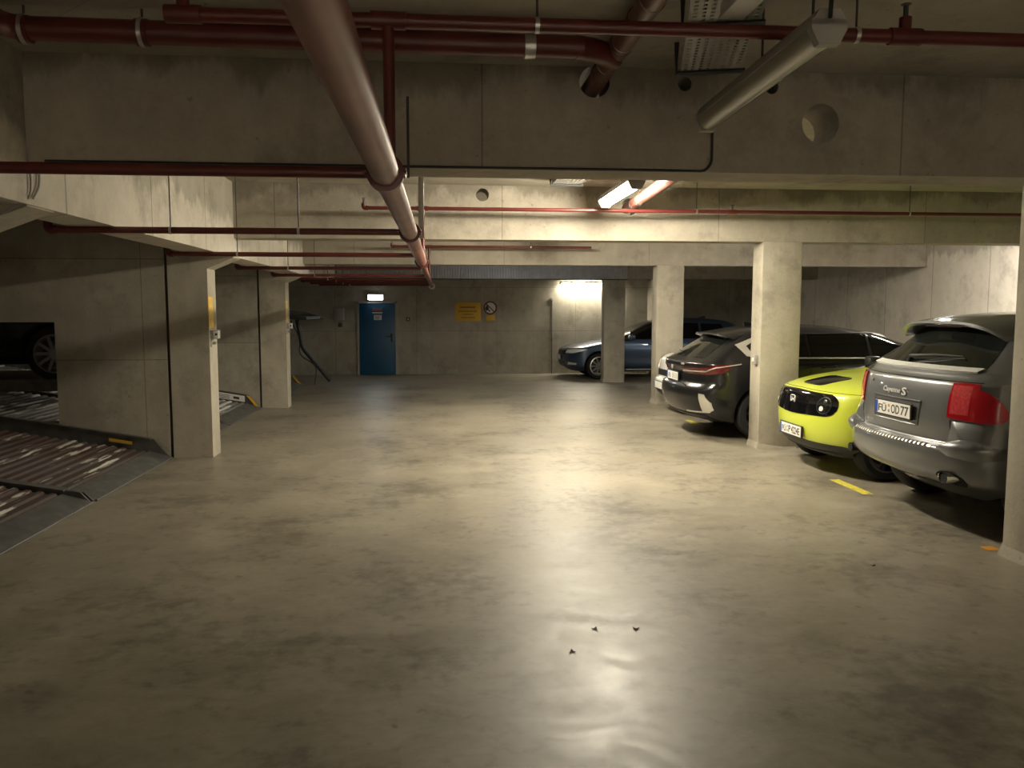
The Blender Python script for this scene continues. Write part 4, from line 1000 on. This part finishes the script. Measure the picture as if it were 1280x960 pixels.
cp(car, 'windshield', b.patch([('f', -.70, 1.05), ('f', .70, 1.05), ('f', .58, 1.42), ('f', -.58, 1.42)], .004), M['glass'])
cp(car, 'roof_panel', b.band([('f', -.50, 1.44), ('f', .50, 1.44)], [('f', -.25, 1.508), ('f', .25, 1.508)], .004), M['black_paint'])
cp(car, 'rear_window', b.patch([('r', -.62, 1.08), ('r', .62, 1.08), ('r', .52, 1.38), ('r', -.52, 1.38)], .004), M['glass'])

# ---- long black estate, rear to the aisle
L = 5.06
K = [(.21, .45, 4.70, .84, .25, .3, .08, .12), (.28, .20, 4.88, .90, .27, .4, .09, .16), (.36, .08, 4.97, .93, .29, .45, .09, .18), (.47, .02, 5.04, .945, .30, .45, .09, .18), (.58, 0, 5.06, .95, .30, .45, .09, .18), (.67, .01, 5.06, .95, .30, .45, .09, .18), (.72, .05, 5.04, .95, .30, .45, .09, .18),
     (.76, .085, 5.02, .95, .30, .45, .09, .18), (.86, .09, 4.92, .948, .30, .45, .09, .2), (.955, .055, 4.66, .944, .30, .45, .09, .22), (1.0, .055, 4.30, .938, .30, .42, .09, .2), (1.02, .085, 4.08, .93, .30, .4, .09, .2), (1.055, .15, 3.82, .912, .28, .35, .09, .14), (1.10, .23, 3.66, .888, .26, .32, .09, .12),
     (1.25, .46, 3.22, .81, .25, .3, .08, .12), (1.36, .63, 2.87, .745, .25, .3, .08, .12), (1.42, .76, 2.62, .705, .24, .3, .08, .12), (1.465, 1.0, 2.35, .66, .22, .28, .07, .1), (1.488, 1.28, 2.16, .60, .2, .25, .06, .1), (1.498, 1.55, 1.97, .42, .1, .1, .02, .02)]
b = Body(K, .04)
B_ = M['black_paint']
car = car_base('car', 'long black estate car parked rear-out behind the middle right column', (3.20, 11.13, 0), 0., b, B_, (1.03, 4.02), .345, .255, M['rim_dark'], 10)
cp(car, 'rear_window', b.patch([('r', -.66, 1.075), ('r', .66, 1.075), ('r', .55, 1.355), ('r', -.55, 1.355)], .004), M['glass'])
cp(car, 'roof_spoiler', spoiler([(.53, 1.362), (.50, 1.375), (.515, 1.392), (.70, 1.418), (.98, 1.458), (.98, 1.40), (.78, 1.375), (.60, 1.362)], .64, .14, .03), B_)
cp(car, 'boot_edge', b.line([('r', -.72, 1.012), ('r', .72, 1.012)], .006, .002), M['darksteel'])
for sg in (-1, 1):
    tl = [('r', sg*.36, .925), ('r', sg*.60, .945), ('r', sg*.80, .955), ('s', .48, .985, sg), ('s', .60, 1.005, sg), ('s', .56, .945, sg), ('s', .45, .885, sg), ('r', sg*.80, .862), ('r', sg*.60, .865), ('r', sg*.38, .875)]
    t = cp(car, 'taillight', b.patch(tl, .012, -.01, 6), M['red_mid'])
    part('bright_edge', b.line([('r', sg*.40, .90), ('r', sg*.62, .905), ('r', sg*.82, .91), ('s', .50, .975, sg), ('s', .70, 1.0, sg)], .009, .014), M['silver_trim'], t, world=False)
    ins = [('r', sg*.79, .60), ('r', sg*.83, .615), ('r', sg*.89, .52), ('r', sg*.91, .42), ('r', sg*.86, .365), ('r', sg*.55, .350), ('r', sg*.55, .375), ('r', sg*.80, .395), ('r', sg*.82, .45)]
    cp(car, 'bumper_trim', b.patch([('r', sg*.80, .62), ('r', sg*.86, .61), ('r', sg*.905, .50), ('r', sg*.90, .41), ('r', sg*.86, .37), ('r', sg*.80, .37), ('r', sg*.805, .46)], .008), M['silver_trim'], 'silver L-shaped bumper insert')
    cp(car, 'bumper_blade', b.line([('r', sg*.86, .382), ('r', sg*.70, .372), ('r', sg*.50, .368)], .010, .006), M['silver_trim'])
    for w_ in ([('s', .78, 1.235, sg), ('s', .88, 1.12, sg), ('s', 1.05, 1.09, sg), ('s', 1.62, 1.085, sg), ('s', 1.62, 1.37, sg), ('s', 1.05, 1.36, sg)], [('s', 1.66, 1.085, sg), ('s', 2.45, 1.08, sg), ('s', 2.45, 1.385, sg), ('s', 1.66, 1.375, sg)], [('s', 2.50, 1.08, sg), ('s', 3.42, 1.075, sg), ('s', 2.95, 1.30, sg), ('s', 2.72, 1.375, sg), ('s', 2.50, 1.385, sg)]):
        cp(car, 'side_window', b.patch(w_, .004), M['glass_dark'])
    cp(car, 'window_frame', b.line([('s', 3.50, 1.068, sg), ('s', 1.02, 1.080, sg)], .008, .006), M['silver_trim'])
    cp(car, 'window_frame', b.band([('s', .98, 1.372, sg), ('s', .67, 1.245, sg), ('s', .79, 1.105, sg), ('s', 1.02, 1.078, sg)], [('s', 1.02, 1.350, sg), ('s', .80, 1.235, sg), ('s', .88, 1.125, sg), ('s', 1.02, 1.095, sg)], .010, -.004, 2), M['silver_trim'], 'silver quarter window frame')
    cp(car, 'window_frame', b.line([('s', .98, 1.365, sg), ('s', 1.22, 1.383, sg), ('s', 2.5, 1.398, sg), ('s', 2.78, 1.375, sg)], .006, .005), M['darksteel'])
    mirror(car, 3.22, sg*.90, 1.05, B_, sg); handle(car, b, 1.78, .96, sg, B_); handle(car, b, 2.72, .95, sg, B_)
    for xx in (1.64, 2.48, 3.55): cp(car, 'door_seam', b.line([('s', xx, .35, sg), ('s', xx, 1.06, sg)], .003), M['gap'])
    cp(car, 'headlight', b.patch([('f', sg*.45, .70), ('f', sg*.75, .70), ('s', 4.65, .74, sg), ('s', 4.55, .79, sg), ('f', sg*.72, .79), ('f', sg*.45, .78)], .008), M['white_lens'])
cp(car, 'windshield', b.patch([('f', -.72, 1.10), ('f', .72, 1.10), ('f', .60, 1.39), ('f', -.60, 1.39)], .004), M['glass'])
q, S = b.q_of(('r', 0, .93), False); p = b.at(q, S, .003)
cp(car, 'badge', MB().lathe([(0, -.004), (.038, -.004), (.041, 0)], (p.x, 0, p.z), 'x', 20), M['silver_trim'], 'round silver emblem')
q, S = b.q_of(('r', -.40, .985), False); p = b.at(q, S, .004)
cp(car, 'model_badge', MB().bbox(p.x-.004, p.x+.004, -.47, -.34, p.z-.014, p.z+.014, .003), M['silver_trim'], 'small silver lettering')
plate(car, .068, .80, [('FÜ', -.13, .10), ('I I', .05, .06), ('I I', .17, .06)], 'r', seals=False)
cp(car, 'bumper_diffuser', b.band([('r', -.78, .235), ('r', .78, .235)], [('r', -.78, .335), ('r', .78, .335)], .006), M['black_plastic'])
cp(car, 'plate_recess_edge', b.line([('r', -.55, .70), ('r', -.34, .735), ('r', .34, .735), ('r', .55, .70)], .008, .002), B_)
cp(car, 'antenna_fin', MB().prism([(1.08, 1.455), (1.30, 1.50), (1.10, 1.535), (1.06, 1.53)], 'y', -.02, .02), B_)
cp(car, 'wiper', MB().tube([b.at(*b.q_of(('r', .02, 1.09), False), .02), b.at(*b.q_of(('r', .45, 1.12), False), .018)], [.016, .006], 8), M['black_plastic'])

# ---- white small hatchback behind the black estate, nose to the aisle
L = 4.05
K = [(.20, .25, 3.8, .78, .25, .34, .06, .08), (.30, .06, 3.97, .85, .26, .36, .07, .09), (.40, .0, 4.04, .87, .26, .36, .07, .09), (.52, .0, 4.05, .876, .26, .36, .07, .09), (.56, .03, 4.03, .876, .26, .36, .07, .09), (.59, .06, 3.985, .876, .26, .36, .07, .09), (.70, .07, 3.98, .874, .26, .34, .07, .08), (.85, .07, 3.95, .872, .26, .32, .07, .08), (.94, .08, 3.87, .866, .26, .32, .07, .09), (.985, .09, 3.66, .855, .26, .32, .07, .12),
     (1.025, .10, 3.25, .842, .26, .32, .07, .12), (1.04, .12, 2.97, .83, .26, .3, .07, .1), (1.16, .22, 2.65, .76, .25, .28, .07, .1), (1.27, .33, 2.3, .69, .24, .27, .07, .1), (1.325, .46, 2.05, .64, .22, .25, .06, .1), (1.36, .8, 1.7, .5, .2, .2, .05, .08), (1.372, 1.1, 1.4, .3, .1, .1, .02, .02)]
b = Body(K, .04); W_ = M['white_paint']
car = car_base('car', 'white car mostly hidden between the black car and the right column', (3.66+L, 13.25, 0), PI, b, W_, (.72, 3.28), .30, .2, M['rim'], 8)
cp(car, 'windshield', b.patch([('f', -.68, 1.055), ('f', .68, 1.055), ('f', .57, 1.29), ('f', -.57, 1.29)], .004), M['glass'])
cp(car, 'rear_window', b.patch([('r', -.62, 1.05), ('r', .62, 1.05), ('r', .54, 1.28), ('r', -.54, 1.28)], .004), M['glass'])
cp(car, 'grille', b.patch([('f', -.45, .62), ('f', .45, .62), ('f', .42, .72), ('f', -.42, .72)], .006), M['black_plastic'])
cp(car, 'lower_grille', b.patch([('f', -.45, .28), ('f', .45, .28), ('f', .40, .38), ('f', -.40, .38)], .006), M['black_plastic'])
for sg in (-1, 1):
    cp(car, 'headlight', b.patch([('f', sg*.52, .63), ('f', sg*.70, .62), ('s', 3.72, .66, sg), ('s', 3.66, .86, sg), ('f', sg*.72, .91), ('f', sg*.56, .86)], .008, -.01, 5), M['white_lens'], 'clear headlight')
    cp(car, 'headlight_trim', b.line([('f', sg*.54, .875), ('f', sg*.72, .925), ('s', 3.62, .88, sg)], .006, .006), M['gap'])
    cp(car, 'fog_light', b.patch([('f', sg*(.62+.05*math.cos(i*PI/7)), .34+.04*math.sin(i*PI/7)) for i in range(14)], .006), M['glass'])
    cp(car, 'side_window', b.patch([('s', .60, 1.06, sg), ('s', 1.40, 1.04, sg), ('s', 1.40, 1.275, sg), ('s', .80, 1.26, sg)], .004), M['glass'])
    cp(car, 'side_window', b.patch([('s', 1.47, 1.04, sg), ('s', 2.72, 1.04, sg), ('s', 2.2, 1.275, sg), ('s', 1.47, 1.285, sg)], .004), M['glass'])
    mirror(car, 2.6, sg*.82, 1.03, W_, sg)
    for xx in (1.44, 2.8): cp(car, 'door_seam', b.line([('s', xx, .38, sg), ('s', xx, 1.0, sg)], .003), M['gap'])
    cp(car, 'taillight', b.patch([('r', sg*.68, .66), ('r', sg*.82, .66), ('r', sg*.82, .92), ('r', sg*.70, .98)], .010), M['red_lens'])
plate(car, 4.055, .46, None, 'f', seals=False)

# ---- dark blue estate at the far end, nose to the aisle;  also the dark car on the raised lift
def estate(label, loc, rot, paint, glassm, rimm, L_front_detail=True):
    K = [(.20, .30, 4.55, .80, .28, .32, .08, .10), (.27, .12, 4.68, .86, .28, .36, .08, .12), (.34, .04, 4.74, .89, .28, .40, .08, .13), (.46, 0, 4.77, .91, .28, .42, .08, .14), (.58, 0, 4.77, .916, .28, .42, .08, .14), (.68, .01, 4.755, .916, .28, .42, .08, .14), (.74, .02, 4.715, .913, .28, .42, .08, .15), (.79, .03, 4.60, .907, .28, .42, .08, .16), (.86, .04, 4.32, .90, .28, .42, .08, .17),
         (.93, .05, 3.95, .885, .28, .40, .08, .17), (.98, .06, 3.64, .872, .28, .36, .08, .15), (1.15, .16, 3.24, .80, .26, .32, .08, .12), (1.30, .31, 2.87, .73, .25, .3, .08, .12), (1.40, .47, 2.58, .68, .24, .3, .08, .12), (1.455, .75, 2.28, .62, .22, .28, .07, .1), (1.49, 1.15, 1.95, .5, .2, .25, .06, .08), (1.50, 1.4, 1.75, .3, .1, .1, .02, .02)]
    b = Body(K, .05)
    car = car_base('car', label, loc, rot, b, paint, (.98, 3.90), .325, .22, rimm, 10)
    for sg in (-1, 1):
        cp(car, 'headlight', b.patch([('f', sg*.50, .635), ('f', sg*.74, .64), ('s', 4.34, .69, sg), ('s', 4.20, .745, sg), ('s', 4.36, .74, sg), ('f', sg*.72, .735), ('f', sg*.52, .715)], .008, -.01, 5), M['white_lens'])
        cp(car, 'fog_light', b.patch([('f', sg*.56, .36), ('f', sg*.78, .36), ('f', sg*.80, .40), ('f', sg*.60, .42)], .008), M['silver_trim'])
        for w_ in ([('s', .62, 1.02, sg), ('s', 1.35, 1.0, sg), ('s', 1.35, 1.36, sg), ('s', .85, 1.34, sg)], [('s', 1.42, 1.0, sg), ('s', 2.28, .985, sg), ('s', 2.28, 1.38, sg), ('s', 1.42, 1.37, sg)], [('s', 2.34, .985, sg), ('s', 3.45, .975, sg), ('s', 3.0, 1.20, sg), ('s', 2.62, 1.355, sg), ('s', 2.34, 1.38, sg)]):
            cp(car, 'side_window', b.patch(w_, .004), glassm)
        cp(car, 'window_edge_line', b.line([('s', .62, .995, sg), ('s', 3.5, .965, sg)], .006, .004), M['darksteel'])
        mirror(car, 3.12, sg*.90, .97, paint, sg); handle(car, b, 1.5, .86, sg, paint); handle(car, b, 2.5, .85, sg, paint)
        for xx in (1.39, 2.31, 3.4): cp(car, 'door_seam', b.line([('s', xx, .33, sg), ('s', xx, .96, sg)], .003), M['gap'])
        cp(car, 'sill_trim', b.line([('s', 1.35, .245, sg), ('s', 3.25, .245, sg)], .012, .004), M['silver_trim'])
        cp(car, 'taillight', b.patch([('r', sg*.50, .80), ('r', sg*.84, .80), ('s', .45, .86, sg), ('s', .45, .93, sg), ('r', sg*.50, .93)], .008), M['red_lens'])
    cp(car, 'grille', b.patch([('f', -.48, .60), ('f', .48, .60), ('f', .52, .70), ('f', -.52, .70)], .006), M['black_plastic'])
    cp(car, 'lower_grille', b.patch([('f', -.50, .30), ('f', .50, .30), ('f', .42, .44), ('f', -.42, .44)], .006), M['black_plastic'])
    cp(car, 'windshield', b.patch([('f', -.72, .985), ('f', .72, .985), ('f', .58, 1.385), ('f', -.58, 1.385)], .004), M['glass'])
    cp(car, 'rear_window', b.patch([('r', -.62, 1.02), ('r', .62, 1.02), ('r', .52, 1.36), ('r', -.52, 1.36)], .004), M['glass'])
    cp(car, 'antenna_fin', MB().prism([(1.02, 1.475), (1.25, 1.49), (1.04, 1.54), (1.0, 1.53)], 'y', -.02, .02), M['black_plastic'])
    plate(car, 4.772, .52, None, 'f', seals=False)
    return car
estate('dark blue estate car at the far end with its nose past the column', (3.05+4.77, 20.42, 0), PI, M['blue_paint'], M['glass_dark'], M['rim'])
estate('dark car on the raised lift behind the opening in the left wall', (-8.45, 10.98, .862), 0., M['dark_paint'], M['glass_dark'], M['rim_mid'])
#<<CARS
# ------------------------------------------------------------------ camera
cam = bpy.data.cameras.new('camera'); co = bpy.data.objects.new('camera', cam); C.objects.link(co)
F = 1020.
cam.sensor_fit = 'HORIZONTAL'; cam.sensor_width = 36.; cam.lens = F/1280*36; cam.clip_start = .05
th = math.atan(94/F); ps = math.atan(93*math.cos(th)/F)
co.location = (0, 0, 1.72); co.rotation_euler = (PI/2-th, 0, -ps)
SC.camera = co
w = bpy.data.worlds.new('world'); SC.world = w; w.use_nodes = True
w.node_tree.nodes['Background'].inputs[0].default_value = (0, 0, 0, 1); w.node_tree.nodes['Background'].inputs[1].default_value = 0
SC.view_settings.view_transform = 'Standard'; SC.view_settings.look = 'None'
SC.view_settings.exposure = .6; SC.view_settings.gamma = 1.; SC.view_settings.use_curve_mapping = False
SC.cycles.use_denoising = True; SC.cycles.max_bounces = 10; SC.cycles.diffuse_bounces = 6
SC.cycles.sample_clamp_indirect = 8.
